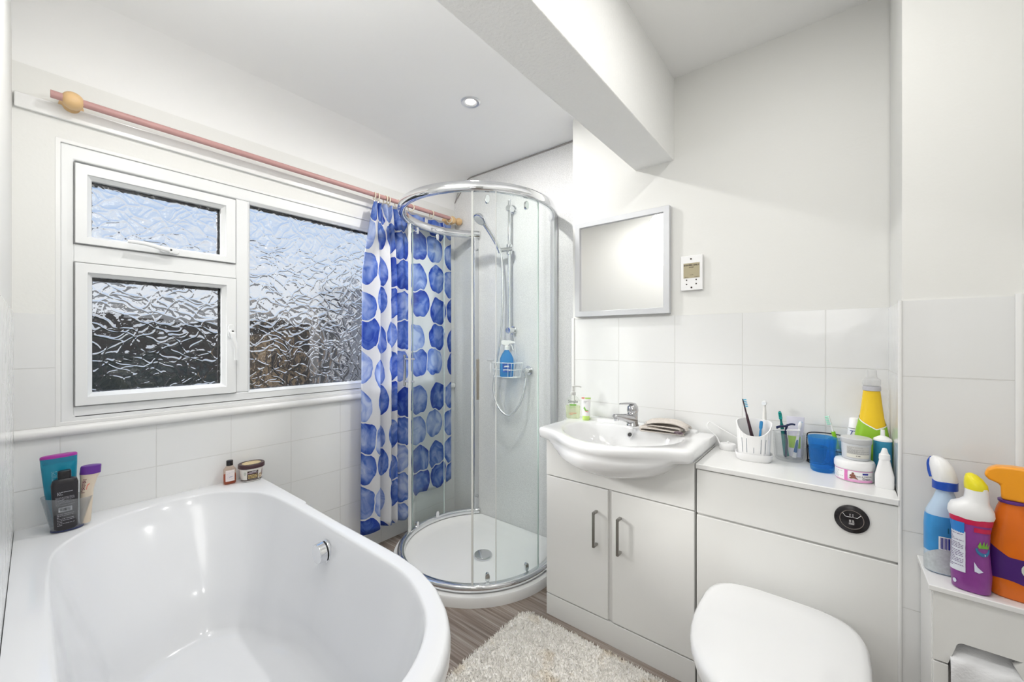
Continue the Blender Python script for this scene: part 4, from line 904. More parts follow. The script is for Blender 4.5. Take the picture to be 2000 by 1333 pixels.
def head_local(t, pts): return pts
def brush(name, label, base, tip, hm, bmat_, r0=.005, r1=.003, grip=None, fat=None, group=None, headlen=.024, bside=(0, -1, 0)):
    """manual toothbrush from base to tip (world points)"""
    b0, t0 = Vector(base), Vector(tip); t = thing(name, label, 'toothbrush', base, group=group); d = t0 - b0; L_ = d.length; u = d.normalized()
    pts = [u * (L_ * s) for s in [i / 20 for i in range(21)]]
    bm = B(); rows = []; side = u.cross(Vector(bside)).normalized(); nrm = side.cross(u).normalized()
    for i, p_ in enumerate(pts):
        s = i / 20; w = (fat or r0) * (1 - s) + r1 * s
        if s > .72: w = r1
        if s * L_ > L_ - headlen: w = .0052
        if i == 20: w = .003
        h = w * .75 if s * L_ <= L_ - headlen else .0022
        rows.append([p_ + side * math.cos(a) * w + nrm * math.sin(a) * h for a in [2 * PI * k / 12 for k in range(12)]])
    loops(bm, rows); hnd = obj('brush_handle', bm, hm, t)
    bm = B()
    for i in range(5):
        for j in (-1, 0, 1):
            c0 = u * (L_ - headlen * .92 + i * headlen * .2) + side * j * .0032; cyl(bm, c0, c0 - nrm * .0105, .0015, 6)
    obj('bristles', bm, bmat_, t)
    if grip:
        g0, g1, gm_ = grip; bm = B(); tube(bm, [u * (L_ * (g0 + (g1 - g0) * k / 6)) for k in range(7)], (fat or r0) * .9, 12, r1=r0 * .75); obj('grip', bm, gm_, t)
    return t
teal = mat('teal_bristle', (.02, .45, .42), .5); cyanb = mat('blue_bristle', (.05, .40, .62), .5)
brush('toothbrush', 'dark purple toothbrush with blue bristles in the white holder', (-.209, 1.617, WT + .012), (-.252, 1.608, .976), mat('aubergine', (.045, .020, .030), .35), cyanb, fat=.0095, r1=.0035, bside=(-1, -.25, 0), headlen=.030)
brush('toothbrush', 'blue-handled toothbrush just showing over the rim of the white holder', (-.205, 1.608, WT + .018), (-.198, 1.628, .902), mat('blue_handle', (.02, .22, .50), .35), mat('blue_dark_bristle', (.03, .20, .50), .5), fat=.005)
eb = thing('electric_toothbrush', 'white electric brush with a round head standing behind the holder', 'electric toothbrush', (-.196, 1.690, WT))
obj('brush_body', loft([(0, .013, .013), (.004, .0145, .0145), (.09, .0145, .0145), (.112, .011, .011), (.118, .006, .006)], 28), whitep, eb)
obj('brush_neck', loft([(.116, .0068, .0068), (.145, .0058, .0058), (.178, .0044, .0044), (.186, .0042, .0042)], 20), mat('warm_white', (.82, .81, .78), .35), eb)
bm = B(); cyl(bm, (0, .006, .190), (0, -.005, .190), .0085, 24); nh = obj('brush_head', bm, whitep, eb, bevel=.0015)
bm = B(); cyl(bm, (-.001, -.005, .190), (-.001, -.011, .190), .0070, 20); obj('bristles', bm, mat('white_bristle', (.80, .83, .86), .6), eb)
bm = B(); tube(bm, catmull([(.012, .0, .096), (.035, -.01, .100), (.07, -.02, .106), (.105, -.02, .110)], 6), .0024, 8); obj('cable', bm, whitep, eb)

# ------------------------------------------------------------------ clear ribbed jar of brushes
jr = place('ribbed_jar', 'clear ribbed plastic jar full of brushes and tubes', 'jar', -.122, 1.690, WT)
jr.scale = (1.08, 1.08, 1.05)
bm = B(); prof = [(.001, .001), (.036, .001), (.038, .004)]
for k in range(11): z = .012 + k * .0068; prof += [(.040 + k * .0003, z), (.0425 + k * .0003, z + .0022), (.0425 + k * .0003, z + .0040), (.040 + k * .0003, z + .0062)]
prof += [(.045, .089), (.0435, .091), (.041, .088), (.036, .010), (.001, .008)]
obj('jar_body', lathe(prof, 44), clearmat('ribbed_clear', (.985, .988, .99), .16, .08, (.88, .90, .92)), jr, ang=25)
brush('toothbrush', 'teal and clear toothbrush in the clear ribbed jar', (-.131, 1.692, WT + .012), (-.149, 1.672, .935), mat('teal_handle', (.01, .20, .19), .3), teal, fat=.0085, r1=.0035, bside=(0, 1, 0), headlen=.026)
brush('toothbrush', 'blue and white toothbrush at the right inside the clear ribbed jar', (-.108, 1.683, WT + .012), (-.090, 1.680, .905), whitep, mat('sky_bristle', (.10, .50, .80), .5), fat=.006, grip=(.15, .5, mat('navy_grip', (.02, .12, .30), .4)))
dk = thing('tongue_cleaner', 'dark navy tool with a curved winged head in the clear ribbed jar', 'tongue cleaner', (-.132, 1.672, WT + .012)); dk.scale = (.8, .8, 1.05)
bm = B(); tube(bm, catmull([(0, 0, 0), (.004, 0, .05), (0, 0, .085), (.008, -.004, .108)], 5), .0042, 10); tube(bm, catmull([(-.032, -.004, .094), (-.018, -.008, .100), (.0, -.008, .103), (.020, -.008, .111), (.034, -.004, .110)], 5), .0045, 10, r1=.0030); obj('tool_body', bm, mat('navy_plastic', (.012, .02, .07), .35), dk)
gt = thing('toothpaste_tube', 'lime green and white tube squeezed inside the clear ribbed jar', 'toothpaste', (-.106, 1.702, WT + .012), .1); gt.scale = (1, 1, 1.08)
obj('tube_body', loft([(0, .017, .010), (.05, .019, .008), (.09, .024, .004), (.128, .026, .0012)], 28), mat('lilac_white', (.78, .76, .86), .3), gt)
fn = on_loft([(0, .017, .010), (.05, .019, .008), (.09, .024, .004), (.128, .026, .0012)]); patch('green_band', -.022, .014, .028, .066, fn, mat('lime_band', (.36, .62, .03), .35), gt)

# ------------------------------------------------------------------ black wire caddy with dark bowl and blue tumblers
cd = thing('wire_caddy', 'black wire caddy with a carrying hoop behind the blue tumbler', 'caddy', (-.022, 1.708, WT))
blk = mat('black_wire', (.03, .03, .032), .3, .6)
bm = B(); ringc = lambda cx_, z, r_: [(cx_ + r_ * math.cos(2 * PI * k / 32), r_ * math.sin(2 * PI * k / 32), z) for k in range(32)]
for cx_ in (-.024, .032): tube(bm, ringc(cx_, .052, .028), .0016, 8, closed=True); tube(bm, ringc(cx_, .003, .028), .0016, 8, closed=True)
tube(bm, catmull([(-.050, .0, .004), (-.052, 0, .05), (-.052, 0, .085), (-.044, 0, .100), (.0, 0, .104), (.045, 0, .100), (.056, 0, .085), (.058, 0, .05), (.060, 0, .004)], 6), .0019, 8)
cyl(bm, (-.052, 0, .003), (.062, 0, .003), .0016, 8); obj('wire_frame', bm, blk, cd)
bm = lathe([(.001, .008), (.022, .008), (.028, .020), (.031, .052), (.034, .055), (.0325, .0565), (.029, .053), (.026, .022), (.001, .012)], 32)
bwl = thing('dark_beaker', 'dark plum beaker sitting in the ring of the wire caddy', 'beaker', (-.046, 1.708, WT)); bwl.scale = (.84, .84, 1); obj('beaker', bm, mat('dark_plum', (.025, .012, .018), .25), bwl)
bluec = clearmat('blue_clear', (.42, .74, .97), .20, .20, (.10, .45, .88), .05)
tu = place('tumbler', 'translucent blue plastic tumbler nearest the front edge of the shelf', 'tumbler', -.031, 1.612, WT)
tu.scale = (1.04, 1.04, 1.08)
obj('cup', lathe([(.001, 0), (.025, 0), (.0285, .003), (.030, .012), (.0335, .070), (.0365, .099), (.0355, .1005), (.0340, .099), (.031, .070), (.0275, .014), (.020, .010), (.001, .009)], 48), bluec, tu)
# clear bent sheet holder with a green brush leaning in it
gb = clearmat('pale_blue_clear', (.75, .88, .95), .2, .22, (.60, .75, .85))
t2 = thing('clear_tumbler', 'pale clear tumbler behind the blue tumbler holding a green brush', 'tumbler', (.010, 1.708, WT)); t2.scale = (.9, .9, 1); obj('cup', lathe([(.001, .002), (.022, .002), (.025, .008), (.030, .088), (.0285, .088), (.0235, .010), (.001, .006)], 36), gb, t2)
lime = mat('lime_grip', (.28, .60, .03), .3)
brush('toothbrush', 'lime green and white toothbrush leaning left beside the toothpaste', (.020, 1.706, WT + .012), (-.016, 1.700, .932), whitep, mat('mint_bristle', (.35, .75, .58), .5), fat=.006, r0=.0075, grip=(.30, .66, lime), bside=(1, .1, 0), headlen=.030)
sn = place('toothpaste_tube', 'white toothpaste tube standing on its cap behind the grey tub', 'toothpaste', .053, 1.722, WT, .15)
p = [(0, .026, .0016), (.010, .026, .003), (.05, .025, .010), (.10, .022, .016), (.128, .0195, .0185), (.130, .018, .018), (.160, .0155, .0155), (.162, .014, .014)]
obj('tube_body', loft(p[:5], 36), mat('paste_white', (.84, .85, .88), .25), sn, ang=70); obj('cap', loft(p[5:], 36), whitep, sn)
fn = on_loft(p[:5], eps=.001); navy = mat('navy_ink', (.02, .03, .28), .4)
text_on('lettering', 'SENSODYNE', .0135, lambda u, v: fn(u + .004, v + .085), navy, sn, bold=.0004, rot=-PI / 2)
polypatch('blue_swoosh', [[(-.008 - .006 * math.sin(k / 20 * 5.2), .122 - k * .0038) for k in range(21)] + [(-.010 - .006 * math.sin(k / 20 * 5.2), .122 - k * .0038) for k in range(20, -1, -1)]], fn, navy, sn)
barcode('fine_print', .012, .016, .060, .118, fn, navy, sn, 2, False); patch('blue_line', -.016, .016, .1205, .1225, fn, navy, sn, 8, 1)

# ------------------------------------------------------------------ tubs and bottles at the right end of the shelf
ct = place('cream_tub', 'white cream tub with a pink label at the front of the shelf', 'tub', .046, 1.577, WT)
p = [(0, .041, .041), (.002, .0445, .0445), (.035, .0455, .0455), (.037, .044, .044)]
obj('tub_body', loft(p, 60), whitep, ct); obj('lid', lathe([(.001, .037), (.0468, .037), (.0475, .040), (.0475, .052), (.045, .058), (.038, .0605), (.001, .061)], 60), whitep, ct)
fn = on_loft(p, eps=.0007); pink = mat('label_pink', (.72, .20, .50), .4); fnn = lambda u, v: fn(u, v, .0014)
patch('pink_line', -.060, .050, .0335, .0350, fn, pink, ct, 40, 1); patch('pink_band', -.023, -.015, .003, .0345, fn, pink, ct, 3, 4); patch('pink_base', -.060, .050, .003, .0045, fn, pink, ct, 40, 1); patch('pink_wave', -.015, .046, .0045, .010, fn, mat('label_pink_pale', (.80, .42, .66), .4), ct, 20, 3)
text_on('lettering', 'ZINC & CASTOR', .0055, lambda u, v: fnn(u + .022, v + .020), gm, ct, bold=.0002); text_on('lettering', 'Cream', .0075, lambda u, v: fnn(u + .028, v + .0135), mat('dark_grey_ink', (.10, .09, .12), .5), ct, bold=.0002)
patch('navy_badge', .018, .032, .0255, .0305, fnn, navy, ct, 6, 2); lines_print('small_print', -.050, -.026, .008, .030, 6, fnn, gm, ct, fill=.25)
skin = mat('picture_brown', (.26, .10, .07), .6); polypatch('printed_picture', [[(-.003 + .003 * math.cos(a), .0275 + .003 * math.sin(a)) for a in [k * PI / 5 for k in range(10)]], [(-.008, .0245), (.001, .0245), (.004, .016), (.009, .011), (-.001, .013), (-.008, .011), (-.012, .014), (-.007, .017), (-.011, .020)]], fnn, skin, ct)

gtb = place('grey_tub', 'pale grey lidded tub stacked on the white cream tub', 'tub', .050, 1.580, WT + .0612)
p = [(0, .030, .030), (.003, .033, .033), (.045, .0345, .0345), (.048, .0345, .0345)]
gp = mat('pale_grey_plastic', (.62, .64, .66), .3); obj('tub_body', loft(p, 48), gp, gtb)
bm = B(); L = []
for z, r_ in ((.048, .0355), (.050, .0363), (.062, .0363), (.064, .0345), (.0645, .001)): L.append([((r_ + (.0005 if k % 2 and .048 < z < .063 else 0)) * math.cos(2 * PI * k / 120), (r_ + (.0005 if k % 2 and .048 < z < .063 else 0)) * math.sin(2 * PI * k / 120), z) for k in range(120)])
loops(bm, L); obj('lid', bm, mat('grey_lid', (.56, .57, .58), .35), gtb)
fn = on_loft(p, eps=.0008); patch('label', -.022, .034, .008, .042, fn, mat('silver_label', (.58, .58, .56), .35), gtb); fn3 = lambda u, v: fn(u, v, .0014)
lines_print('small_print', -.020, .033, .020, .040, 9, fn3, mat('mid_grey_ink', (.33, .33, .33), .5), gtb, fill=.4); patch('cream_strip', -.022, .034, .009, .019, fn3, mat('cream_label', (.74, .73, .66), .4), gtb, 12, 2); lines_print('small_print', 0, .010, .013, .016, 1, lambda u, v: fn(u, v, .002), ink, gtb, seed=8)

wb = place('nozzle_bottle', 'small white squeeze bottle at the right front corner of the shelf', 'bottle', .1095, 1.536, WT)
obj('bottle', loft([(0, .019, .013, 4), (.003, .0205, .0145, 4), (.035, .0205, .0145, 4), (.075, .012, .0105, 3), (.080, .0115, .0115)], 36), mat('bright_white', (.88, .88, .88), .25), wb, ang=50)
obj('cap', loft([(.080, .0125, .0125), (.094, .0115, .0115), (.095, .009, .009), (.102, .007, .007), (.110, .005, .005), (.1105, .0045, .0045), (.112, .001, .001)], 28), whitep, wb, bevel=.0006)
bb = place('nozzle_bottle', 'teal blue bottle with a white nozzle behind the small white bottle', 'bottle', .1105, 1.606, WT)
bb.scale = (1, 1, 1.08)
obj('bottle', lathe([(.001, 0), (.019, 0), (.021, .003), (.021, .106), (.0205, .110), (.001, .1105)], 36), mat('teal_blue', (.035, .26, .42), .25), bb)
obj('cap', lathe([(.001, .1105), (.0212, .1105), (.0205, .115), (.012, .121), (.0052, .124), (.0048, .140), (.001, .1405)], 32), whitep, bb)
yb = place('spray_bottle', 'yellow and green spray bottle with clear nozzle in the shelf corner', 'spray bottle', .090, 1.675, WT); yb.scale = (1, 1, 1.17)
p = [(0, .036, .024, 2.6), (.005, .039, .026, 2.6), (.06, .039, .026, 2.6), (.095, .040, .026, 2.5), (.115, .037, .025, 2.4), (.150, .029, .022, 2.2), (.185, .0245, .020), (.212, .0215, .0185), (.222, .020, .018)]
yel = mat('yellow_plastic', (.82, .55, .02), .25); lim = mat('lime_plastic', (.28, .52, .03), .3)
b = obj('bottle', loft(p, 48), yel, yb, ang=70); fn = on_loft(p, eps=.0012)
zedge = lambda u: .150 - .030 * min(1, max(0, (u + .040) / .05)) ** .8 + .010 * max(0, u - .01) / .03
patch('green_label', -.062, .062, 0, 1, lambda u, q: fn(u, .004 + (zedge(u) - .004) * q), lim, yb, 36, 10); patch('white_edge', -.062, .062, 0, 1, lambda u, q: fn(u, zedge(u) + .003 * q), whitep, yb, 36, 1)
obj('grey_collar', lathe([(.0205, .221), (.022, .222), (.022, .232), (.020, .233)], 30), mat('collar_grey', (.50, .50, .54), .4), yb)
obj('clear_nozzle', lathe([(.001, .233), (.021, .233), (.022, .240), (.0215, .250), (.016, .254), (.013, .257), (.012, .275), (.009, .277), (.001, .277)], 30), clearmat('frosted_clear', (.96, .96, .96), .2, .45, (.90, .90, .90)), yb)

# ------------------------------------------------------------------ slim cabinet with toilet roll, cleaning bottles on top
K0, K1, KF, KB, KZ = .170, .334, 1.292, 1.446, .635
O = ((K0 + K1) / 2, (KF + KB) / 2)
kc = thing('slim_cabinet', 'slim white cabinet with a paper slot beside the toilet', 'cabinet', (*O, 0))
pbox('cabinet_top', K0 - .006, K1, KF - .008, KB, KZ - .012, KZ, gloss, kc, O, .002)
bm = B()
for a in ((K0, K0 + .010, KF + .008, KB - .002, .0, KZ - .0125), (K1 - .010, K1 - .001, KF + .008, KB - .002, 0, KZ - .0125), (K0 + .010, K1 - .010, KB - .012, KB - .002, .02, KZ - .0125), (K0 + .010, K1 - .010, KF + .008, KB - .012, .02, .03)):
    box(bm, a[0] - O[0], a[1] - O[0], a[2] - O[1], a[3] - O[1], a[4], a[5])
obj('carcass', bm, gloss, kc, bevel=.001)
def slotpanel(name, z0, z1, s0, s1, zs, up):
    """front panel with a notch that runs to its lower (or upper) edge"""
    n_ = 10; r = .012; P = []
    if not up:
        P = [(K0 + .002, z0), (s0 - .012, z0)] + [(s0 + r * (1 - math.cos(a)) - .0, zs - r + r * math.sin(a)) for a in [k * PI / 2 / n_ for k in range(n_ + 1)]] + [(s1 - r * (1 - math.sin(PI / 2 - a)), zs - r * (1 - math.cos(a))) for a in [k * PI / 2 / n_ for k in range(n_ + 1)]] + [(s1 + .010, z0), (K1 - .001, z0), (K1 - .001, z1), (K0 + .002, z1)]
    bm = B(); prism(bm, [(x - O[0], z) for x, z in P], 0, .012); bmesh.ops.transform(bm, matrix=Matrix(((1, 0, 0, 0), (0, 0, 1, KF - O[1]), (0, 1, 0, 0), (0, 0, 0, 1))), verts=bm.verts)
    return obj(name, bm, lacquer, kc, bevel=.0015)
slotpanel('flap', .468, KZ - .014, .207, .300, .522, False)
bm = B(); 
for a in ((K0 + .002, .196, .12, .464), (.311, K1 - .001, .12, .464), (K0 + .002, K1 - .001, .02, .12)): box(bm, a[0] - O[0], a[1] - O[0], KF - O[1], KF + .012 - O[1], a[2], a[3])
obj('lower_front', bm, lacquer, kc, bevel=.0015)
tr_ = thing('toilet_roll', 'white toilet roll hanging out of the slot of the slim cabinet', 'toilet roll', (.252, 1.372, .47))
pap = mat('tissue', (.84, .845, .86), .9, bump=.4, bscale=200)
bm = B(); L = []
for x, r_ in ((-.050, .020), (-.050, .055), (.050, .055), (.050, .020), (-.050, .020)): L.append([(x, r_ * math.cos(2 * PI * k / 40), r_ * math.sin(2 * PI * k / 40)) for k in range(40)])
loops(bm, L, False, False); obj('roll', bm, pap, tr_)
P = catmull([(0, .0, .0555), (0, -.03, .048), (0, -.055, .030), (0, -.072, .020), (0, -.084, .005), (0, -.087, -.05), (0, -.088, -.16)], 6); bm = B(); G = []
for i, q in enumerate(P):
    w = .046 + .008 * min(1, i / 22); G.append([bm.verts.new((s * w, q.y - .0025 * math.sin(s * 5 + i * .25) * min(1, i / 10), q.z)) for s in [k / 8 - 1 for k in range(17)]])
for A, D in zip(G, G[1:]):
    for i in range(16): bm.faces.new((A[i], A[i + 1], D[i + 1], D[i]))
o = obj('hanging_sheet', bm, pap, tr_, recalc=False, ang=180); m = o.modifiers.new('t', 'SOLIDIFY'); m.thickness = .0008

# blue spray cleaner
sb = thing('spray_bottle', 'blue spray bottle with white head at the back of the slim cabinet', 'spray bottle', (.203, 1.378, KZ), face_cam(.203, 1.378, .25))
p = [(0, .030, .021, 3), (.004, .034, .024, 3), (.055, .035, .025, 2.8), (.11, .035, .025, 2.8), (.142, .032, .023, 2.5), (.172, .020, .018, 2.1), (.190, .0145, .0145), (.196, .0145, .0145)]
body = mat('translucent_blue', (.50, .64, .80), .22)
b = obj('bottle', loft(p, 48), body, sb, ang=70); fn = on_loft(p, eps=.0009); f2 = lambda u, v: fn(u, v, .0016)
patch('blue_wrap', -.052, .052, .050, .135, fn, mat('blue_wrap', (.045, .28, .62), .3, noise=.35, nscale=14), sb, 30, 10)
wav = lambda u: .062 - .035 * min(1, (abs(u + .006) / .045)) ** 1.7
patch('white_picture', -.052, .052, 0, 1, lambda u, q: f2(u, .004 + (wav(u) - .004) * q), mat('speckled_print', (.52, .56, .58), .4, noise=.25, nscale=160), sb, 30, 8)
patch('barcode_panel', -.016, .014, .060, .090, f2, whitep, sb, 6, 4); f3 = lambda u, v: fn(u, v, .0022); barcode('barcode', -.013, .011, .062, .088, f3, navy, sb)
polypatch('printed_marks', [[(-.002, .100), (.000, .100), (.000, .112), (-.002, .112)], [(.004, .102), (.009, .102), (.009, .108), (.004, .108)], [(.004, .111), (.009, .111), (.009, .117), (.004, .117)]], f2, mat('dark_teal_ink', (.01, .12, .20), .4), sb)
obj('collar', lathe([(.015, .194), (.0215, .196), (.0215, .214), (.019, .216)], 40), mat('royal_blue', (.012, .07, .42), .3), sb)
bm = B(); L = []
for z, a_, b_, ox, oy in ((.213, .020, .019, 0, 0), (.220, .021, .020, 0, 0), (.232, .0205, .024, -.002, .003), (.248, .019, .024, -.005, .006), (.262, .014, .020, -.008, .010), (.268, .006, .012, -.010, .012)):
    L.append([(se(a_, b_, 2.4, 2 * PI * k / 36)[0] + ox, se(a_, b_, 2.4, 2 * PI * k / 36)[1] + oy, z) for k in range(36)])
loops(bm, L); sh_ = obj('spray_head', bm, whitep, sb)
bm = B(); tube(bm, catmull([(-.016, .020, .262), (-.020, .024, .250), (-.020, .020, .232), (-.018, .014, .218)], 5), .0055, 10); obj('trigger', bm, MATS['royal_blue'], sh_)

pb = thing('cleaner_bottle', 'purple bottle with white and yellow cap leaning at the front of the slim cabinet', 'bottle', (.233, 1.318, KZ), face_cam(.237, 1.322, .05)); pb.scale = (.80, .95, 1)
p = [(0, .030, .020, 3), (.004, .036, .024, 3), (.04, .0385, .026, 2.8), (.09, .034, .023, 2.8), (.13, .035, .024, 2.8), (.158, .040, .027, 2.6), (.162, .040, .027, 2.6)]
pur = mat('purple_wrap', (.27, .055, .30), .28, noise=.45, nscale=16); b = obj('bottle', loft(p, 48), pur, pb, ang=70); fn = on_loft(p, eps=.0009); f2 = lambda u, v: fn(u, v, .0017); f3 = lambda u, v: fn(u, v, .0024)
patch('red_band', -.058, .058, .148, .161, fn, mat('crimson', (.60, .015, .08), .3), pb, 36, 2); patch('red_badge', .004, .036, .134, .144, f2, MATS['crimson'], pb, 10, 2)
patch('text_panel', -.044, -.010, .042, .130, f2, mat('panel_white', (.70, .73, .80), .35), pb, 10, 10); patch('blue_panel', -.046, -.012, .126, .150, f2, mat('panel_blue', (.03, .22, .62), .3), pb, 10, 4); lines_print('small_print', -.042, -.013, .050, .124, 22, f3, mat('plum_ink', (.12, .06, .20), .5), pb, fill=.35)
polypatch('printed_leaves', [[(.010, .105), (.014, .116), (.017, .106), (.021, .118), (.022, .106), (.027, .117), (.026, .105), (.031, .112), (.029, .102), (.012, .101)]], f3, mat('leaf_green', (.20, .48, .05), .4), pb)
polypatch('printed_bowl', [[(.006 + .014 * (1 - math.cos(a)), .100 - .016 * math.sin(a)) for a in [k * PI / 10 for k in range(11)]]], f2, mat('bowl_blue', (.03, .16, .33), .4), pb)
polypatch('printed_splash', [[(.004, .070), (.010, .060), (.020, .052), (.012, .048), (.005, .050)], [(.022, .090), (.025, .088), (.023, .085)], [(-.030 + .004 * math.cos(k * .7), .018 + .005 * math.sin(k * .7)) for k in range(9)]], f2, mat('splash_pale', (.70, .72, .85), .4), pb)
bm = B(); L = []
for z, a_, b_, ox in ((.159, .041, .028, 0), (.166, .044, .030, 0), (.176, .043, .0295, 0), (.186, .038, .028, 0), (.193, .028, .025, .006), (.200, .0235, .0235, .010), (.212, .0225, .0225, .011), (.226, .021, .021, .010)):
    L.append([(se(a_, b_, 2.3, 2 * PI * k / 40)[0] + ox, se(a_, b_, 2.3, 2 * PI * k / 40)[1], z) for k in range(40)])
loops(bm, L); cp = obj('cap', bm, whitep, pb)
bm = B(); L = []
for z, r_, ox in ((.222, .0222, .010), (.232, .0220, .009), (.244, .0170, .005), (.252, .0105, .001), (.255, .004, 0)): L.append([(r_ * math.cos(2 * PI * k / 36) + ox, r_ * math.sin(2 * PI * k / 36), z) for k in range(36)])
loops(bm, L); obj('yellow_tip', bm, mat('lemon_plastic', (.82, .72, .02), .3), cp)

ob = thing('spray_bottle', 'orange and purple trigger spray bottle at the right on the slim cabinet', 'spray bottle', (.2965, 1.338, KZ), face_cam(.29, 1.33, .0)); ob.scale = (.87, .87, 1)
p = [(0, .034, .026, 3), (.005, .040, .031, 3), (.06, .042, .032, 2.8), (.11, .042, .032, 2.8), (.14, .039, .030, 2.6), (.165, .031, .026, 2.3), (.185, .026, .022), (.196, .022, .020), (.200, .022, .020)]
ora = mat('orange_body', (.78, .17, .01), .2, noise=.12, nscale=10); b = obj('bottle', loft(p, 48), ora, ob, ang=70); fn = on_loft(p, eps=.001); f2 = lambda u, v: fn(u, v, .002)
top_ = lambda u: .100 - .018 * max(0, min(1, (u + .055) / .05)) + .0 * u; bot_ = lambda u: .030 + .012 * math.cos((u + .01) / .03)
patch('purple_label', -.060, .060, 0, 1, lambda u, q: fn(u, bot_(u) + (.118 - .028 * max(0, min(1, (u + .050) / .045)) - bot_(u)) * q), mat('violet_label', (.07, .018, .17), .3), ob, 36, 8)
polypatch('pale_circle', [[(.026 + .014 * math.cos(k * PI / 10), .070 + .016 * math.sin(k * PI / 10)) for k in range(20)]], f2, mat('pale_circle', (.62, .68, .60), .5), ob)
obj('collar', lathe([(.0225, .199), (.024, .200), (.024, .204), (.022, .205)], 36), mat('violet_collar', (.10, .03, .22), .3), ob)
orh = mat('orange_head', (.90, .36, .02), .3)
bm = B(); prism(bm, [(-.018, .205), (-.019, .236), (-.038, .243), (-.046, .252), (-.040, .266), (-.026, .274), (.0, .277), (.075, .276), (.080, .266), (.072, .256), (.040, .248), (.024, .238), (.022, .205)], -.017, .017, Matrix.Rotation(PI / 2, 4, 'X') @ Matrix.Scale(1, 4)); 
hd_ = obj('spray_head', bm, orh, ob, bevel=.007)
bm = B(); tube(bm, catmull([(.045, 0, .256), (.060, 0, .240), (.062, 0, .222), (.068, 0, .210)], 5), .006, 10); obj('trigger', bm, orh, hd_)

# ------------------------------------------------------------------ things on the bath rim
ZR = .5665
cup = thing('bottle_holder', 'clear plastic cup full of bottles in the bath corner', 'holder', (-1.955, .110, ZR), face_cam(-1.955, .11))
prof = [(0, .030, .024), (.003, .036, .029), (.105, .058, .045)]
bm = B(); L = [[(*se(a, b_, 2.2, 2 * PI * k / 44), z) for k in range(44)] for z, a, b_ in prof + [(.106, .0565, .0435), (.006, .0345, .0275), (.0055, .01, .01)]]
for row in (2, 3): L[row] = [(x, y, z - .010 * (x / .058)) for x, y, z in L[row]]
loops(bm, L); obj('cup', bm, clearmat('smoky_clear', (.90, .91, .92), .2, .20, (.72, .73, .75)), cup)
bm = loops(B(), [[(*se(a, b_, 2.2, 2 * PI * k / 44), z) for k in range(44)] for a, b_, z in ((.034, .027, .0005), (.0375, .030, .002), (.0375, .030, .005), (.033, .026, .0062))]); obj('base_rim', bm, mat('navy_rim', (.03, .04, .13), .3), cup)
sp2 = thing('shampoo_bottle', 'teal bottle with a magenta top at the back of the bath corner cup', 'bottle', (-1.990, .100, ZR + .008), face_cam(-1.97, .10, .15)); sp2.rotation_euler = (0, -.03, face_cam(-1.97, .10, .0)); sp2.scale = (.95, 1, 1.20)
p = [(0, .026, .014, 2.6), (.01, .030, .017, 2.6), (.08, .036, .018, 2.5), (.165, .0425, .017, 2.4), (.186, .0435, .016, 2.3)]
tealm = mat('teal_bottle', (.012, .24, .36), .25, noise=.08); obj('bottle', loft(p, 44), tealm, sp2); obj('cap', loft([(.186, .0440, .0165, 2.3), (.191, .0435, .016, 2.3), (.1935, .040, .013, 2.3)], 44), mat('magenta_cap', (.34, .03, .30), .3), sp2)
fn = on_loft(p); lines_print('pale_print', -.018, .012, .118, .152, 9, fn, mat('pale_teal_ink', (.25, .52, .60), .5), sp2, fill=.3); patch('dark_band', -.038, .038, .172, .186, fn, mat('teal_dark', (.015, .19, .30), .3), sp2)
bk2 = thing('shower_gel_bottle', 'charcoal black bottle with a square cap at the front of the bath corner cup', 'bottle', (-1.935, .106, ZR + .008), face_cam(-1.935, .106, 0)); bk2.rotation_euler = (0, -.02, face_cam(-1.935, .106)); bk2.scale = (1, 1, 1.20)
p = [(0, .022, .012, 3.2), (.004, .026, .0145, 3.2), (.07, .0285, .016, 3.2), (.122, .030, .017, 3.2), (.132, .027, .016, 3.2), (.136, .018, .013, 3)]
char = mat('charcoal_plastic', (.022, .020, .024), .35); obj('bottle', loft(p, 44), char, bk2); obj('cap', loft([(.136, .0145, .012, 3), (.138, .015, .0125, 3), (.155, .015, .0125, 3), (.157, .013, .011, 3)], 32), mat('cap_black', (.015, .014, .016), .3), bk2)
fn = on_loft(p, eps=.0009); pg = mat('pale_grey_ink', (.42, .42, .46), .5)
lines_print('small_print', -.016, .016, .094, .104, 3, fn, pg, bk2, fill=.45); lines_print('small_print', -.020, .020, .066, .090, 8, fn, pg, bk2, fill=.3, seed=4); patch('barcode_panel', -.014, .014, .050, .062, fn, mat('panel_grey_white', (.66, .66, .68), .4), bk2, 6, 3); barcode('barcode', -.011, .011, .052, .060, lambda u, v: fn(u, v, .0016), char, bk2); lines_print('small_print', -.018, .018, .012, .046, 8, fn, pg, bk2, fill=.25, seed=6)
cb2 = thing('conditioner_bottle', 'cream bottle with a purple oval cap at the right of the bath corner cup', 'bottle', (-1.950, .150, ZR + .008), face_cam(-1.94, .145)); cb2.rotation_euler = (0, .03, face_cam(-1.94, .145)); cb2.scale = (.82, 1, 1.18)
p = [(0, .014, .010, 2.4), (.005, .016, .012, 2.4), (.09, .0195, .013, 2.4), (.122, .0245, .015, 2.2, .004), (.137, .030, .017, 2.1, .008)]
obj('bottle', loft(p, 40), mat('cream_plastic', (.70, .60, .48), .35), cb2); obj('cap', loft([(.137, .0305, .0185, 2, .008), (.155, .0300, .0185, 2, .009), (.159, .0290, .0175, 2, .010), (.1605, .022, .012, 2, .010)], 40), mat('violet_cap', (.12, .03, .27), .3), cb2)
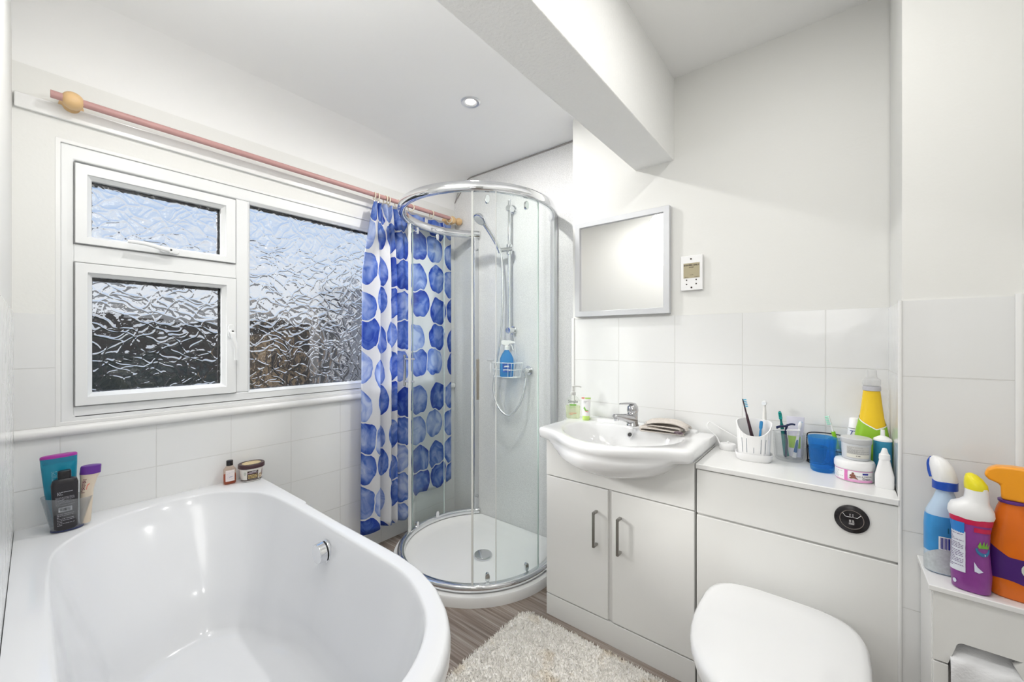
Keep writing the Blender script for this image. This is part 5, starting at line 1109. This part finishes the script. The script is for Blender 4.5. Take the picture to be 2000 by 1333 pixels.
fn = on_loft(p); polypatch('red_mark', [[(-.002, .108), (.004, .112), (.005, .110), (.0, .105), (-.001, .094), (-.003, .094)]], fn, red, cb2); lines_print('dark_print', -.016, -.006, .085, .125, 10, fn, mat('maroon_ink', (.16, .04, .06), .5), cb2, fill=.6)

ab = thing('lotion_bottle', 'small amber bottle with a black cap on the bath rim', 'bottle', (-2.030, .583, ZR), face_cam(-2.028, .588, .25)); ab.scale = (1.08, 1, 1.12)
p = [(0, .0185, .0135, 3.4), (.002, .0205, .0155, 3.4), (.055, .0205, .0155, 3.4), (.066, .013, .012, 2.5), (.070, .009, .009)]
b = obj('bottle', loft(p, 36), clearmat('warm_clear', (.98, .92, .86), .12, .15, (.85, .72, .62)), ab, ang=60)
obj('liquid', loft([(.002, .0180, .0132, 3.4), (.004, .0195, .0146, 3.4), (.036, .0195, .0146, 3.4), (.037, .018, .0135, 3.4)], 32), clearmat('amber_liquid', (.85, .25, .06), .08, .45, (.62, .16, .03)), b)
obj('cap', lathe([(.0095, .069), (.0115, .070), (.0115, .088), (.010, .089), (.001, .089)], 28), black, ab)
fn = on_loft(p, eps=.0009); patch('label', -.0165, .0125, .012, .054, fn, mat('pinkish_label', (.80, .73, .72), .4), ab); lines_print('small_print', -.013, .008, .018, .048, 7, lambda u, v: fn(u, v, .0016), mat('faint_ink', (.45, .42, .50), .5), ab, fill=.2); polypatch('signature', [[(-.006, .024), (-.003, .027), (.004, .029), (.007, .031), (.003, .030), (-.003, .0285)]], lambda u, v: fn(u, v, .0018), navy, ab)
ht = thing('hair_mask_tub', 'oval cream tub with a dark brown lid on the bath rim', 'tub', (-2.012, .660, ZR), face_cam(-2.005, .664, .30)); ht.scale = (1, 1.22, 1.1)
p = [(0, .034, .024, 2.2), (.003, .0385, .027, 2.2), (.012, .040, .0285, 2.2), (.052, .0465, .033, 2.2)]
obj('tub_body', loft(p, 56), mat('tub_cream', (.80, .77, .72), .3), ht)
obj('lid', loft([(.052, .0485, .035, 2.2), (.053, .0500, .0365, 2.2), (.066, .0500, .0365, 2.2), (.068, .0485, .035, 2.2), (.0683, .043, .030, 2.2), (.067, .042, .029, 2.2), (.067, .001, .001, 2.2)], 56), mat('dark_brown_lid', (.055, .025, .030), .3), ht)
bm = B(); bm.faces.new([bm.verts.new((*se(.036, .024, 2.2, 2 * PI * k / 40), .0675)) for k in range(40)]); obj('lid_picture', bm, mat('lid_picture', (.62, .50, .28), .5, noise=.55, nscale=45), ht, sm=False)
fn = on_loft(p, eps=.0008); f2 = lambda u, v: fn(u, v, .0015); f3 = lambda u, v: fn(u, v, .0022); db = mat('label_dark_brown', (.06, .032, .028), .4)
patch('brown_label', -.026, .014, .010, .044, fn, db, ht, 14, 6); patch('plum_stripe', -.026, .014, .034, .036, f2, mat('label_mauve', (.50, .38, .44), .4), ht, 10, 1); lines_print('label_print', -.018, .008, .038, .042, 1, f2, whitep, ht, fill=.6); lines_print('label_print', -.022, .011, .013, .030, 3, f2, mat('gold_ink', (.60, .46, .20), .4), ht, fill=.62, seed=9)
patch('brown_base', -.055, .055, .005, .0085, fn, db, ht, 30, 1); polypatch('printed_coconut', [[(.024 + .009 * math.cos(k * PI / 8), .020 + .010 * math.sin(k * PI / 8)) for k in range(16)]], fn, mat('coconut', (.52, .40, .27), .5, noise=.4, nscale=60), ht)
polypatch('printed_mark', [[(.030, .020), (.033, .020), (.033, .044), (.030, .044)]], f2, mat('mauve_dark', (.22, .12, .18), .5), ht); polypatch('printed_seal', [[(-.034 + .005 * math.cos(k * PI / 8), .034 + .007 * math.sin(k * PI / 8)) for k in range(16)]], fn, mat('seal_grey', (.55, .56, .50), .5), ht)
bpy.context.view_layer.update()
